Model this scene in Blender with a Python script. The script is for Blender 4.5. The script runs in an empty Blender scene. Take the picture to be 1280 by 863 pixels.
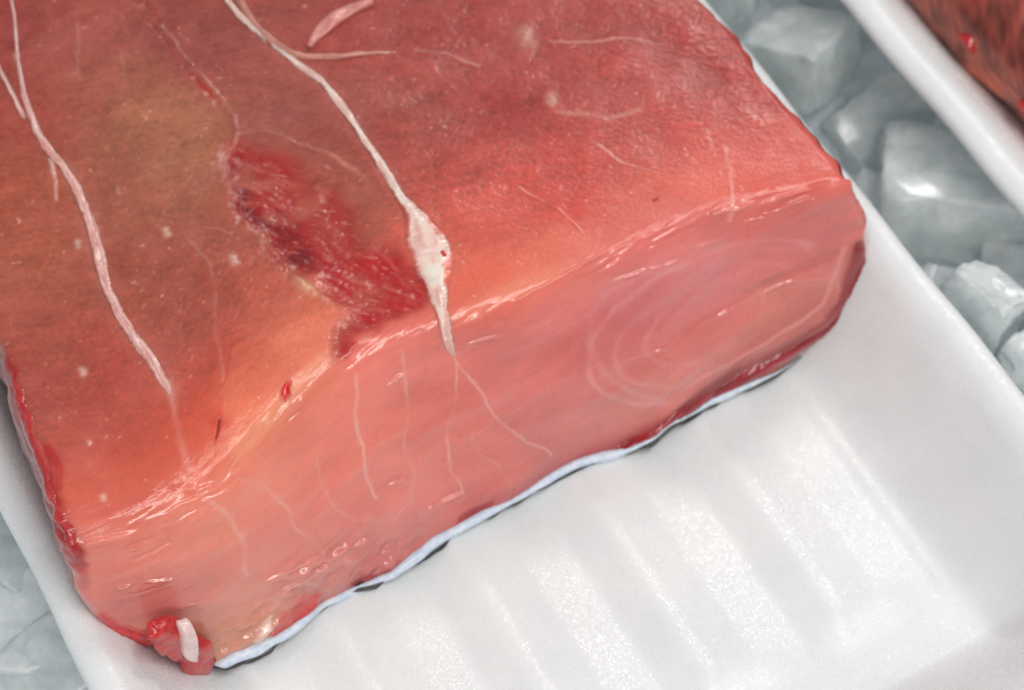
import bpy, bmesh, math, random
import numpy as np
from mathutils import Matrix, Vector
from mathutils import noise as mnoise

# ------------------------------------------------------------------ camera
scene = bpy.context.scene
COL = scene.collection
cam_data = bpy.data.cameras.new("camera")
cam = bpy.data.objects.new("camera", cam_data)
COL.objects.link(cam)
cam.matrix_world = Matrix([[0.870997, 0.40611, -0.276475, -0.127178], [-0.491082, 0.735975, -0.466025, -0.214371], [0.014221, 0.541678, 0.840466, 0.436614], [0.0, 0.0, 0.0, 1.0]])
cam_data.sensor_fit = 'HORIZONTAL'
cam_data.sensor_width = 36.0
cam_data.lens = 75.94
cam_data.clip_start = 0.01
cam_data.clip_end = 20.0
cam_data.dof.use_dof = True
cam_data.dof.focus_distance = 0.445
cam_data.dof.aperture_fstop = 14.0
scene.camera = cam

# ------------------------------------------------------------------ light of the shop: pale walls and ceiling, lamps overhead, plus one added fill lamp
world = bpy.data.worlds.new("World")
scene.world = world
world.use_nodes = True
bgn = world.node_tree.nodes["Background"]
bgn.inputs[0].default_value = (0.86, 0.93, 1.0, 1)
bgn.inputs[1].default_value = 0.32

def area(name, loc, target, sx, sy, power, col):
    d = bpy.data.lights.new(name, 'AREA')
    d.shape = 'RECTANGLE'
    d.size = sx; d.size_y = sy; d.energy = power; d.color = col
    o = bpy.data.objects.new(name, d)
    COL.objects.link(o)
    v = Vector(target) - Vector(loc)
    o.location = loc
    o.rotation_euler = v.to_track_quat('-Z', 'Y').to_euler()
    return o

area("ceiling_or_fill_lamp", (0.90, 0.66, 1.02), (0, 0, 0), 0.40, 0.12, 4.2, (1.0, 0.98, 0.95))
area("ceiling_or_fill_lamp", (0.25, -0.36, 1.30), (0.15, -0.2, 0), 1.10, 0.15, 7.5, (1.0, 0.97, 0.93))
area("ceiling_or_fill_lamp", (-0.80, -0.80, 0.95), (0, 0, 0), 0.90, 0.20, 4.8, (1.0, 0.97, 0.94))  # fill lamp added at front left to brighten the tray wall

scene.view_settings.view_transform = 'Standard'
scene.view_settings.look = 'None'
scene.view_settings.exposure = 0.14
scene.view_settings.gamma = 1.0
scene.view_settings.use_curve_mapping = False

# ------------------------------------------------------------------ helpers
rng = np.random.default_rng(11)
random.seed(5)

def lin(c):
    c = np.asarray(c, float) / 255.0
    return np.where(c <= 0.04045, c / 12.92, ((c + 0.055) / 1.055) ** 2.4)

def mesh_obj(name, V, F, mat, parent=None, smooth=True, attrs=None):
    """V (n,3), F (m,4) or (m,3) arrays -> one mesh object"""
    V = np.ascontiguousarray(V, dtype=np.float32); F = np.ascontiguousarray(F, dtype=np.int32)
    me = bpy.data.meshes.new(name)
    k = F.shape[1]
    me.vertices.add(len(V)); me.loops.add(F.size); me.polygons.add(len(F))
    me.vertices.foreach_set("co", V.ravel())
    me.loops.foreach_set("vertex_index", F.ravel())
    me.polygons.foreach_set("loop_start", np.arange(0, F.size, k, dtype=np.int32))
    me.polygons.foreach_set("loop_total", np.full(len(F), k, dtype=np.int32))
    me.polygons.foreach_set("use_smooth", np.full(len(F), smooth))
    me.update(calc_edges=True)
    me.validate()
    for nm, arr in (attrs or {}).items():
        arr = np.asarray(arr, dtype=np.float32)
        if arr.ndim == 2:
            a = me.attributes.new(nm, 'FLOAT_COLOR', 'POINT')
            a.data.foreach_set("color", np.concatenate([arr, np.ones((len(arr), 1), np.float32)], 1).ravel())
        else:
            a = me.attributes.new(nm, 'FLOAT', 'POINT')
            a.data.foreach_set("value", arr)
    me.materials.append(mat)
    o = bpy.data.objects.new(name, me)
    COL.objects.link(o)
    if parent: o.parent = parent
    return o

def grid_faces(nr, nc, off=0, flip=False):
    i = np.arange(nr - 1)[:, None] * nc + np.arange(nc - 1)[None, :]
    i = i.ravel() + off
    f = np.stack([i, i + 1, i + nc + 1, i + nc], 1)
    return f[:, ::-1] if flip else f

def tag(o, label, cat=None, group=None, kind=None):
    if label: o["label"] = label
    if cat: o["category"] = cat
    if group: o["group"] = group
    if kind: o["kind"] = kind
    return o

class NT:
    def __init__(s, name):
        s.m = bpy.data.materials.new(name); s.m.use_nodes = True
        s.t = s.m.node_tree; s.t.nodes.clear()
        s.out = s.n('ShaderNodeOutputMaterial')
    def n(s, typ, **kw):
        x = s.t.nodes.new(typ)
        for k, v in kw.items(): setattr(x, k, v)
        return x
    def l(s, a, b): s.t.links.new(a, b)
    def noise(s, scale, detail=3, rough=0.55, vec=None, dist=0.0):
        x = s.n('ShaderNodeTexNoise'); x.inputs['Scale'].default_value = scale
        x.inputs['Detail'].default_value = detail; x.inputs['Roughness'].default_value = rough
        x.inputs['Distortion'].default_value = dist
        if vec is not None: s.l(vec, x.inputs['Vector'])
        return x
    def ramp(s, fac, stops):
        x = s.n('ShaderNodeValToRGB')
        e = x.color_ramp.elements
        while len(e) < len(stops): e.new(0.5)
        for q, (p, c) in zip(e, stops):
            q.position = p; q.color = (*c, 1) if len(c) == 3 else c
        s.l(fac, x.inputs[0]); return x
    def math(s, op, a, b):
        x = s.n('ShaderNodeMath', operation=op)
        for k, v in ((0, a), (1, b)):
            if hasattr(v, 'links'): s.l(v, x.inputs[k])
            else: x.inputs[k].default_value = v
        return x.outputs[0]
    def maprange(s, v, a, b, c, d):
        x = s.n('ShaderNodeMapRange')
        s.l(v, x.inputs[0])
        for k, q in zip((1, 2, 3, 4), (a, b, c, d)): x.inputs[k].default_value = q
        return x.outputs[0]
    def bump(s, h, strength, dist, nrm=None):
        x = s.n('ShaderNodeBump'); x.inputs['Distance'].default_value = dist
        if hasattr(strength, 'links'): s.l(strength, x.inputs['Strength'])
        else: x.inputs['Strength'].default_value = strength
        s.l(h, x.inputs['Height'])
        if nrm is not None: s.l(nrm, x.inputs['Normal'])
        return x.outputs[0]
    def mix(s, fac, a, b, blend='MIX'):
        x = s.n('ShaderNodeMix', data_type='RGBA', blend_type=blend)
        for k, v in ((0, fac), (6, a), (7, b)):
            if hasattr(v, 'links'): s.l(v, x.inputs[k])
            elif k == 0: x.inputs[0].default_value = v
            else: x.inputs[k].default_value = (*v, 1)
        return x.outputs[2]

# ------------------------------------------------------------------ materials
def mat_flesh(name="raw_flesh", sss=0.60, scale=0.0024):
    t = NT(name)
    co = t.n('ShaderNodeTexCoord').outputs['Object']
    col = t.n('ShaderNodeAttribute', attribute_name='tint').outputs['Color']
    wet = t.n('ShaderNodeAttribute', attribute_name='wet').outputs['Fac']
    n1 = t.noise(1500, 4, 0.6, co)
    n2 = t.noise(420, 4, 0.6, co, 0.6)
    c = t.mix(t.maprange(wet, 0, 1, 0.07, 0.06), col, t.ramp(n2.outputs[0], [(0.3, (0.72, 0.66, 0.66)), (0.7, (1.22, 1.26, 1.26))]).outputs[0], 'MULTIPLY')
    c = t.mix(t.maprange(wet, 0, 1, 0.16, 0.04), c, t.ramp(n1.outputs[0], [(0.35, (0.75, 0.70, 0.70)), (0.68, (1.25, 1.30, 1.30))]).outputs[0], 'MULTIPLY')
    p = t.n('ShaderNodeBsdfPrincipled')
    t.l(c, p.inputs['Base Color'])
    r = t.math('ADD', t.maprange(wet, 0, 1, 0.36, 0.30), t.maprange(n2.outputs[0], 0.3, 0.7, -0.06, 0.08))
    t.l(r, p.inputs['Roughness'])
    p.inputs['IOR'].default_value = 1.38
    p.inputs['Subsurface Weight'].default_value = sss
    p.inputs['Subsurface Radius'].default_value = (1.0, 0.42, 0.30)
    p.inputs['Subsurface Scale'].default_value = scale
    t.l(t.maprange(wet, 0, 1, 0.4, 1.0), p.inputs['Coat Weight'])
    t.l(t.maprange(wet, 0, 1, 0.16, 0.12), p.inputs['Coat Roughness'])
    p.inputs['Coat IOR'].default_value = 1.48
    b = t.bump(n1.outputs[0], t.maprange(wet, 0, 1, 0.50, 0.02), 0.00022)
    n3 = t.noise(700, 3, 0.5, co, 1.0)
    b = t.bump(n3.outputs[0], t.maprange(wet, 0, 1, 0.22, 0.02), 0.0004, b)
    t.l(b, p.inputs['Normal']); t.l(b, p.inputs['Coat Normal'])
    t.l(p.outputs[0], t.out.inputs[0])
    return t.m

def mat_soft(name, c1, c2, rough, scale=900, sss=0.25, sscale=0.002, bump=0.4, bd=0.0003, coat=0.25):
    t = NT(name)
    co = t.n('ShaderNodeTexCoord').outputs['Object']
    n = t.noise(scale, 4, 0.6, co, 0.5)
    c = t.ramp(n.outputs[0], [(0.3, tuple(lin(c1))), (0.7, tuple(lin(c2)))]).outputs[0]
    p = t.n('ShaderNodeBsdfPrincipled')
    t.l(c, p.inputs['Base Color'])
    t.l(t.maprange(n.outputs[0], 0.3, 0.7, rough - 0.06, rough + 0.08), p.inputs['Roughness'])
    p.inputs['Subsurface Weight'].default_value = sss
    p.inputs['Subsurface Radius'].default_value = (1.0, 0.5, 0.4)
    p.inputs['Subsurface Scale'].default_value = sscale
    p.inputs['Coat Weight'].default_value = coat
    p.inputs['Coat Roughness'].default_value = 0.15
    b = t.bump(n.outputs[0], bump, bd)
    t.l(b, p.inputs['Normal']); t.l(b, p.inputs['Coat Normal'])
    t.l(p.outputs[0], t.out.inputs[0])
    return t.m

def mat_foam():
    t = NT("expanded_foam")
    co = t.n('ShaderNodeTexCoord').outputs['Object']
    v = t.n('ShaderNodeTexVoronoi'); v.inputs['Scale'].default_value = 3300; t.l(co, v.inputs['Vector'])
    v2 = t.n('ShaderNodeTexVoronoi'); v2.inputs['Scale'].default_value = 3400; t.l(co, v2.inputs['Vector'])
    n = t.noise(60, 3, 0.5, co)
    n2 = t.noise(2600, 2, 0.5, co)
    c = t.ramp(n.outputs[0], [(0.3, (0.80, 0.82, 0.82)), (0.7, (0.86, 0.87, 0.865))]).outputs[0]
    c = t.mix(0.35, c, t.ramp(n2.outputs[0], [(0.3, (0.92, 0.92, 0.92)), (0.7, (1, 1, 1))]).outputs[0], 'MULTIPLY')
    p = t.n('ShaderNodeBsdfPrincipled')
    t.l(c, p.inputs['Base Color'])
    # each pressed bead is a tiny facet: most are dull, a few are glassy
    sep = t.n('ShaderNodeSeparateColor'); t.l(v.outputs['Color'], sep.inputs[0])
    t.l(t.maprange(sep.outputs[1], 0.55, 0.85, 0.40, 0.15), p.inputs['Roughness'])
    p.inputs['IOR'].default_value = 1.45
    p.inputs['Subsurface Weight'].default_value = 0.3
    p.inputs['Subsurface Radius'].default_value = (1, 1, 1)
    p.inputs['Subsurface Scale'].default_value = 0.003
    nm = t.n('ShaderNodeVectorMath', operation='SUBTRACT'); t.l(v.outputs['Color'], nm.inputs[0]); nm.inputs[1].default_value = (0.5, 0.5, 0.5)
    sc = t.n('ShaderNodeVectorMath', operation='SCALE'); t.l(nm.outputs[0], sc.inputs[0]); sc.inputs['Scale'].default_value = 0.20
    b = t.bump(v2.outputs['Distance'], 0.10, 0.0002)
    ad = t.n('ShaderNodeVectorMath', operation='ADD'); t.l(b, ad.inputs[0]); t.l(sc.outputs[0], ad.inputs[1])
    nr = t.n('ShaderNodeVectorMath', operation='NORMALIZE'); t.l(ad.outputs[0], nr.inputs[0])
    t.l(nr.outputs[0], p.inputs['Normal'])
    t.l(p.outputs[0], t.out.inputs[0])
    return t.m

def mat_ice(name, tint, trans, rough, frost):
    t = NT(name)
    co = t.n('ShaderNodeTexCoord').outputs['Object']
    n = t.noise(110, 5, 0.6, co, 0.6)
    n2 = t.noise(700, 4, 0.6, co, 0.3)
    p = t.n('ShaderNodeBsdfPrincipled')
    c = t.ramp(n.outputs[0], [(0.35, tint), (0.72, tuple(min(1, x * 1.08) for x in tint))]).outputs[0]
    t.l(c, p.inputs['Base Color'])
    p.inputs['IOR'].default_value = 1.31
    p.inputs['Coat Weight'].default_value = 0.4; p.inputs['Coat Roughness'].default_value = 0.16
    t.l(t.maprange(n.outputs[0], 0.28, 0.78, trans, trans * (1 - frost)), p.inputs['Transmission Weight'])
    t.l(t.maprange(n2.outputs[0], 0.3, 0.7, rough, rough + 0.2), p.inputs['Roughness'])
    b = t.bump(n.outputs[0], 0.20, 0.0015)
    b = t.bump(n2.outputs[0], 0.15, 0.0004, b)
    p.inputs['Subsurface Weight'].default_value = 0.6
    p.inputs['Subsurface Radius'].default_value = (0.8, 1, 1)
    p.inputs['Subsurface Scale'].default_value = 0.006
    t.l(b, p.inputs['Normal'])
    t.l(p.outputs[0], t.out.inputs[0])
    return t.m

M_FLESH = mat_flesh()
M_DENSE = mat_flesh("dense_red_flesh", 0.10, 0.0008)
M_FOAM = mat_foam()
M_TENDON = mat_soft("tendon", (205, 165, 158), (238, 214, 205), 0.42, 1100, 0.35, 0.0015)
M_TENDON_PINK = mat_soft("pink_tendon", (200, 140, 130), (226, 180, 170), 0.42, 1100, 0.4, 0.0015)
M_KNOT = mat_soft("white_gristle", (228, 190, 178), (246, 230, 220), 0.40, 800, 0.35, 0.002)
M_SEPTUM = mat_soft("beige_membrane", (190, 120, 104), (215, 155, 138), 0.40, 1100, 0.5, 0.002)
M_RED = mat_soft("red_muscle", (184, 18, 26), (214, 48, 46), 0.25, 500, 0.35, 0.002, 0.6, 0.0005, 0.9)
M_FLAP = mat_soft("pale_flesh", (214, 128, 120), (232, 160, 150), 0.33, 700, 0.5, 0.003)
M_SKIN = mat_soft("white_skin_fat", (196, 212, 232), (232, 240, 248), 0.34, 600, 0.3, 0.0015)
M_DARK = mat_soft("black_skin", (26, 26, 28), (70, 66, 60), 0.38, 900, 0.0, 0.001)
M_BONE = mat_soft("bone", (224, 190, 186), (244, 224, 220), 0.30, 500, 0.5, 0.003, 0.4, 0.0004, 0.6)
M_BLOOD = mat_soft("blood", (176, 20, 26), (205, 40, 42), 0.18, 500, 0.3, 0.001, 0.1, 0.0003, 0.8)
M_ICE = mat_ice("clear_ice", (0.86, 0.94, 0.93), 0.58, 0.08, 0.6)
M_ICE_W = mat_ice("frosted_ice", (0.86, 0.93, 0.93), 0.42, 0.12, 0.9)

# ------------------------------------------------------------------ foam trays
RIM_Z, FLOOR_Z, WALL = 0.0250, -0.0026, 0.030
def tray_mesh():
    hx, y0, y1 = 0.1060, -0.1180, 0.2300          # rim outline, centred on x = 0
    ix, j0, j1 = hx - WALL, y0 + WALL, y1 - WALL    # the flat floor inside the walls
    nx, ny, nc = 220, 330, 22
    xs = np.linspace(-ix, ix, nx); ys = np.linspace(j0, j1, ny)
    X, Y = np.meshgrid(xs, ys)
    RIBU = np.linspace(0, 0.0333, 334)                 # one rib, softened as pressed foam is
    RIBH = np.interp(RIBU, [0, 0.0012, 0.0078, 0.0092, 0.0104, 0.0122, 0.0212, 0.0228, 0.0320, 0.0333],
                     [0, 0.00015, 0.0024, 0.0026, 0.0025, 0.0021, 0.0021, 0.0019, 0.00015, 0])
    k = np.hanning(19); k /= k.sum(); RIBH = np.convolve(np.concatenate([RIBH[-10:-1], RIBH, RIBH[1:10]]), k, 'valid')
    def floor_z(X, Y):
        u = (X - 0.0029 - 0.0455 + 0.0100) % 0.0333          # ribs run the length of the tray
        pr = np.interp(u, RIBU, RIBH)
        e = np.clip((Y - (j0 + 0.008)) / 0.012, 0, 1) * np.clip(((j1 - 0.008) - Y) / 0.012, 0, 1)
        e = e * e * (3 - 2 * e)
        lim = np.clip((ix - np.abs(X)) / 0.004, 0, 1)
        z = FLOOR_Z + pr * e * lim
        return z
    Z = floor_z(X, Y)
    V = [np.stack([X, Y, Z], -1).reshape(-1, 3)]
    F = [grid_faces(ny, nx)]
    # loop of base points and outward directions round the floor
    P, N = [], []
    def side(pts, n):
        for p in pts: P.append(p); N.append(n)
    def corner(c, a0):
        for k in range(1, nc):
            a = a0 + (math.pi / 2) * k / nc; P.append(c); N.append((math.cos(a), math.sin(a)))
    side([(x, j0) for x in xs], (0, -1)); corner((ix, j0), -math.pi / 2)
    side([(ix, y) for y in ys], (1, 0)); corner((ix, j1), 0)
    side([(x, j1) for x in xs[::-1]], (0, 1)); corner((-ix, j1), math.pi / 2)
    side([(-ix, y) for y in ys[::-1]], (-1, 0)); corner((-ix, j0), math.pi)
    P = np.array(P); N = np.array(N)
    prof = []                                        # (distance out from the floor, height)
    for q in np.linspace(0, 1, 26):                  # inner wall, S-shaped
        d = q * (WALL - 0.0060)
        h = 3 * q ** 2 - 2 * q ** 3
        prof.append((d, FLOOR_Z + (RIM_Z - FLOOR_Z) * (0.75 * h + 0.25 * q ** 1.6)))
    prof += [(WALL - 0.0040, RIM_Z + 0.0004), (WALL - 0.0022, RIM_Z + 0.0003), (WALL - 0.0010, RIM_Z - 0.0001),
             (WALL - 0.0003, RIM_Z - 0.0008), (WALL, RIM_Z - 0.0018), (WALL - 0.0004, RIM_Z - 0.0032),
             (WALL - 0.0018, RIM_Z - 0.0042)]
    for q in np.linspace(1, 0, 10)[1:]:
        h = 3 * q ** 2 - 2 * q ** 3
        prof.append((q * (WALL - 0.0060) + 0.0010, FLOOR_Z - 0.0038 + (RIM_Z - FLOOR_Z) * (0.75 * h + 0.25 * q ** 1.6)))
    base = len(V[0]); L = len(P)
    rings = []
    for d, z in prof:
        xy = P + N * d
        wob = 0.00025 * np.sin(xy[:, 1] * 140) * (d > 0.02)
        rings.append(np.stack([xy[:, 0] + wob, xy[:, 1], np.full(L, z)], 1))
    rings = np.array(rings)
    rings[0][:, 2] = floor_z(P[:, 0], P[:, 1])
    V.append(rings.reshape(-1, 3))
    i = np.arange(len(prof) - 1)[:, None] * L + np.arange(L)[None, :]
    j = np.arange(len(prof) - 1)[:, None] * L + (np.arange(L)[None, :] + 1) % L
    i, j = i.ravel() + base, j.ravel() + base
    F.append(np.stack([i, i + L, j + L, j], 1))
    # underside
    b2 = base + rings.reshape(-1, 3).shape[0]
    V.append(np.stack([X[::8, ::8].ravel(), Y[::8, ::8].ravel(), np.full(X[::8, ::8].size, FLOOR_Z - 0.0038)], 1))
    F.append(grid_faces(X[::8].shape[0], X[0, ::8].shape[0], b2, True))
    return np.concatenate(V), np.concatenate(F)

V, F = tray_mesh()
tray = mesh_obj("foam_tray", V, F, M_FOAM)
tray.location = (-0.0029, 0, 0)
bm = bmesh.new(); bm.from_mesh(tray.data); bmesh.ops.remove_doubles(bm, verts=bm.verts, dist=1e-6)
bm.to_mesh(tray.data); bm.free()
tray.data.polygons.foreach_set("use_smooth", [True] * len(tray.data.polygons))
tag(tray, "white ribbed foam tray under the large cut block of fish", "foam tray", "foam trays on the ice")
tray2 = tray.copy(); COL.objects.link(tray2)
TILT = math.radians(-14)
tray2.rotation_euler = (0, TILT, 0)
TR2 = Matrix.Rotation(TILT, 4, 'Y')
T2 = Vector((0.1326, 0.010, 0.0250)) - TR2 @ Vector((-0.1060, 0, 0.0250))
tray2.location = T2
tag(tray2, "second white foam tray across the strip of ice, in the upper right corner", "foam tray", "foam trays on the ice")

# ------------------------------------------------------------------ the block of fish: surface
# <surf>
import numpy as np
NA, NT_, NF_ = 900, 640, 300
H = 0.048
BT, BF, AW = 0.165, 0.055, 0.195
def ip(x, pts):
    p = np.array(pts, float)
    # smooth monotone-ish interpolation: linear, then softened by sampling
    xs = np.linspace(p[0, 0], p[-1, 0], 400)
    ys = np.interp(xs, p[:, 0], p[:, 1])
    k = np.exp(-np.linspace(-2, 2, 25) ** 2); k /= k.sum()
    e = np.concatenate([2 * ys[0] - ys[12:0:-1], ys, 2 * ys[-1] - ys[-2:-14:-1]])
    ys = np.convolve(e, k, 'valid')
    return np.interp(x, xs, ys)
RIDGE = [(-.1021, .0065), (-.0897, .0028), (-.0779, .0015), (-.0683, .0026), (-.057, .0073), (-.0454, .012), (-.032, .016), (-.0202, .0165), (-.009, .0138), (.0069, .0122), (.0289, .0117), (.0491, .011), (.0652, .0097), (.0835, .0048), (.0893, .0021)]
BOTTOM = [(-.083, -.0145), (-.0777, -.0142), (-.0684, -.0150), (-.0556, -.0131), (-.0473, -.0126), (-.0395, -.0130), (-.0314, -.0130), (-.0242, -.0111), (-.0159, -.0111), (-.0075, -.0110), (.0042, -.0091), (.013, -.0086), (.0226, -.0107), (.0308, -.0116), (.0358, -.0106), (.0481, -.0087), (.0588, -.0095), (.0692, -.0093), (.0778, -.0084)]
XLT = [(0, -.1022), (.15, -.1022), (.34, -.1026), (.47, -.1022), (.54, -.1010), (.61, -.0981), (.70, -.0940), (.80, -.0888), (.9, -.0855), (1, -.083)]
XRT = [(0, .0888), (.1, .0908), (.207, .0928), (.346, .0948), (.418, .0944), (.538, .0955), (.666, .0950), (.772, .0924), (.86, .0890), (.926, .0853), (.975, .0810), (1, .0765)]
def surface():
    s = np.linspace(0, 1, NA)
    xr = -.1022 + s * (.0888 + .1022)
    yr = ip(xr, RIDGE)
    b = np.concatenate([np.linspace(-BT, 0, NT_, endpoint=False), np.linspace(0, BF, NF_)])
    P = np.zeros((NT_ + NF_, NA, 3))
    bt = b[:NT_, None]
    y = yr[None, :] * np.exp(bt / 0.05) - bt
    xl = np.minimum(-.1024 + 0.14 * np.clip(y - .008, 0, 1), -.0962)
    xR = .0888 + 0.0004 * np.sin(y * 160)
    P[:NT_, :, 0] = xl + s[None, :] * (xR - xl)
    P[:NT_, :, 1] = y
    P[:NT_, :, 2] = H
    t = (b[NT_:, None]) / BF
    x0 = ip(t, XLT); x1 = ip(t, XRT)
    P[NT_:, :, 0] = x0 + s[None, :] * (x1 - x0)
    xb = -.083 + s * (.0765 + .083)
    yb = ip(xb, BOTTOM)
    zb = 0.0018 + 0.0008 * np.sin(s * 19) + 0.0005 * np.sin(s * 43 + 1)
    P[NT_:, :, 1] = yr[None, :] + (yb - yr)[None, :] * t - 0.0100 * t ** 0.8 * (1 - t) ** 1.7 * np.clip(np.sin(np.pi * s[None, :]), 0, 1) ** 0.5
    P[NT_:, :, 2] = H + (zb[None, :] - H) * t
    # soften the ridge
    Q = P.copy(); n = 13
    for _ in range(3):
        E = np.concatenate([np.repeat(Q[:1], n, 0), Q, np.repeat(Q[-1:], n, 0)])
        c = np.cumsum(np.concatenate([np.zeros((1,) + E.shape[1:]), E]), 0)
        Q = (c[2 * n + 1:] - c[:-2 * n - 1]) / (2 * n + 1)
    w = np.exp(-(b / 0.016) ** 2)[:, None, None]
    R_ = Q.copy(); n = 30
    for _ in range(3):
        E = np.concatenate([np.repeat(R_[:1], n, 0), R_, np.repeat(R_[-1:], n, 0)])
        c = np.cumsum(np.concatenate([np.zeros((1,) + E.shape[1:]), E]), 0)
        R_ = (c[2 * n + 1:] - c[:-2 * n - 1]) / (2 * n + 1)
    lf = np.clip((0.42 - s) / 0.16, 0, 1)[None, :, None]; lf = lf * lf * (3 - 2 * lf)
    w2 = np.exp(-(b / 0.024) ** 2)[:, None, None] * lf
    P = P * (1 - w) + Q * w
    P = P * (1 - w2) + R_ * w2
    # roll the side edges over
    d0 = s * 0.185; d1 = (1 - s) * 0.185
    def roll(d, r):
        q = np.clip(1 - d / r, 0, 1); return r * (1 - np.sqrt(1 - q * q + 1e-9))
    drop = roll(d0, 0.0040) + roll(d1, 0.0022)
    k = 1 / (1 + np.exp(-b / 0.0015))[:, None]
    P[:, :, 2] -= drop[None, :] * (1 - k) * 0.9
    P[:, :, 1] += drop[None, :] * k * 0.9
    return P, s * AW, b
# </surf>

P0, GA, GB = surface()
NR = NT_ + NF_
A2, B2 = np.meshgrid(GA, GB)
DA = GA[1] - GA[0]
DB = BT / NT_
FRONT = 1 / (1 + np.exp(-(B2) / 0.0018))

def noise2(la, lb, theta=0.0):
    """unit-variance smooth noise on the surface grid; la, lb correlation lengths in metres"""
    w = rng.standard_normal((NR, NA))
    fb = np.fft.fftfreq(NR, DB)[:, None]; fa = np.fft.rfftfreq(NA, DA)[None, :]
    c, s_ = math.cos(theta), math.sin(theta)
    u = fa * c + fb * s_; v = -fa * s_ + fb * c
    g = np.exp(-2 * (math.pi ** 2) * ((u * la) ** 2 + (v * lb) ** 2) * 0.5)
    r = np.fft.irfft2(np.fft.rfft2(w) * g, (NR, NA))
    return (r - r.mean()) / r.std()

def blur(f, m):
    n = max(1, int(m / DB))
    for ax in (0, 1):
        for _ in range(3):
            E = np.concatenate([np.repeat(f.take([0], ax), n, ax), f, np.repeat(f.take([-1], ax), n, ax)], ax)
            z = np.zeros_like(f.take([0], ax))
            c = np.cumsum(np.concatenate([z, E], ax), ax)
            lo = [slice(None)] * 2; hi = [slice(None)] * 2
            hi[ax] = slice(2 * n + 1, None); lo[ax] = slice(None, -2 * n - 1)
            f = (c[tuple(hi)] - c[tuple(lo)]) / (2 * n + 1)
    return f

WARP_A = 0.0007 * noise2(0.006, 0.006) + 0.00022 * noise2(0.0012, 0.0012)
WARP_B = 0.0007 * noise2(0.006, 0.006) + 0.00022 * noise2(0.0012, 0.0012)

def stroke(pts, soft=1.0, warp=0.45):
    """mask 0..1 of a soft line; pts = (a, b, halfwidth)"""
    p = np.array(pts, float)
    m = 0.004 + p[:, 2].max() * 3
    ia0, ia1 = np.searchsorted(GA, [p[:, 0].min() - m, p[:, 0].max() + m])
    ib0, ib1 = np.searchsorted(GB, [p[:, 1].min() - m, p[:, 1].max() + m])
    out = np.zeros((NR, NA))
    a = (A2 + warp * WARP_A)[ib0:ib1, ia0:ia1]; b = (B2 + warp * WARP_B)[ib0:ib1, ia0:ia1]
    best = np.full(a.shape, 9.0)
    for q in range(len(p) - 1):
        d = p[q + 1, :2] - p[q, :2]; L2 = d @ d + 1e-12
        t = np.clip(((a - p[q, 0]) * d[0] + (b - p[q, 1]) * d[1]) / L2, 0, 1)
        w = p[q, 2] + t * (p[q + 1, 2] - p[q, 2])
        r = np.hypot(a - p[q, 0] - t * d[0], b - p[q, 1] - t * d[1]) / w
        best = np.minimum(best, r)
    out[ib0:ib1, ia0:ia1] = np.exp(-(best ** 2) / soft)
    return out

def polygon(pts, soft, warp=1.0):
    p = np.array(pts, float)
    a = A2 + warp * WARP_A; b = B2 + warp * WARP_B
    ins = np.zeros(a.shape, bool)
    for q in range(len(p)):
        (a0, b0), (a1, b1) = p[q], p[(q + 1) % len(p)]
        if b0 == b1: continue
        c = (b0 <= b) != (b1 <= b)
        ins ^= c & (a < (a1 - a0) * (b - b0) / (b1 - b0) + a0)
    return blur(ins.astype(float), soft)

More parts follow.
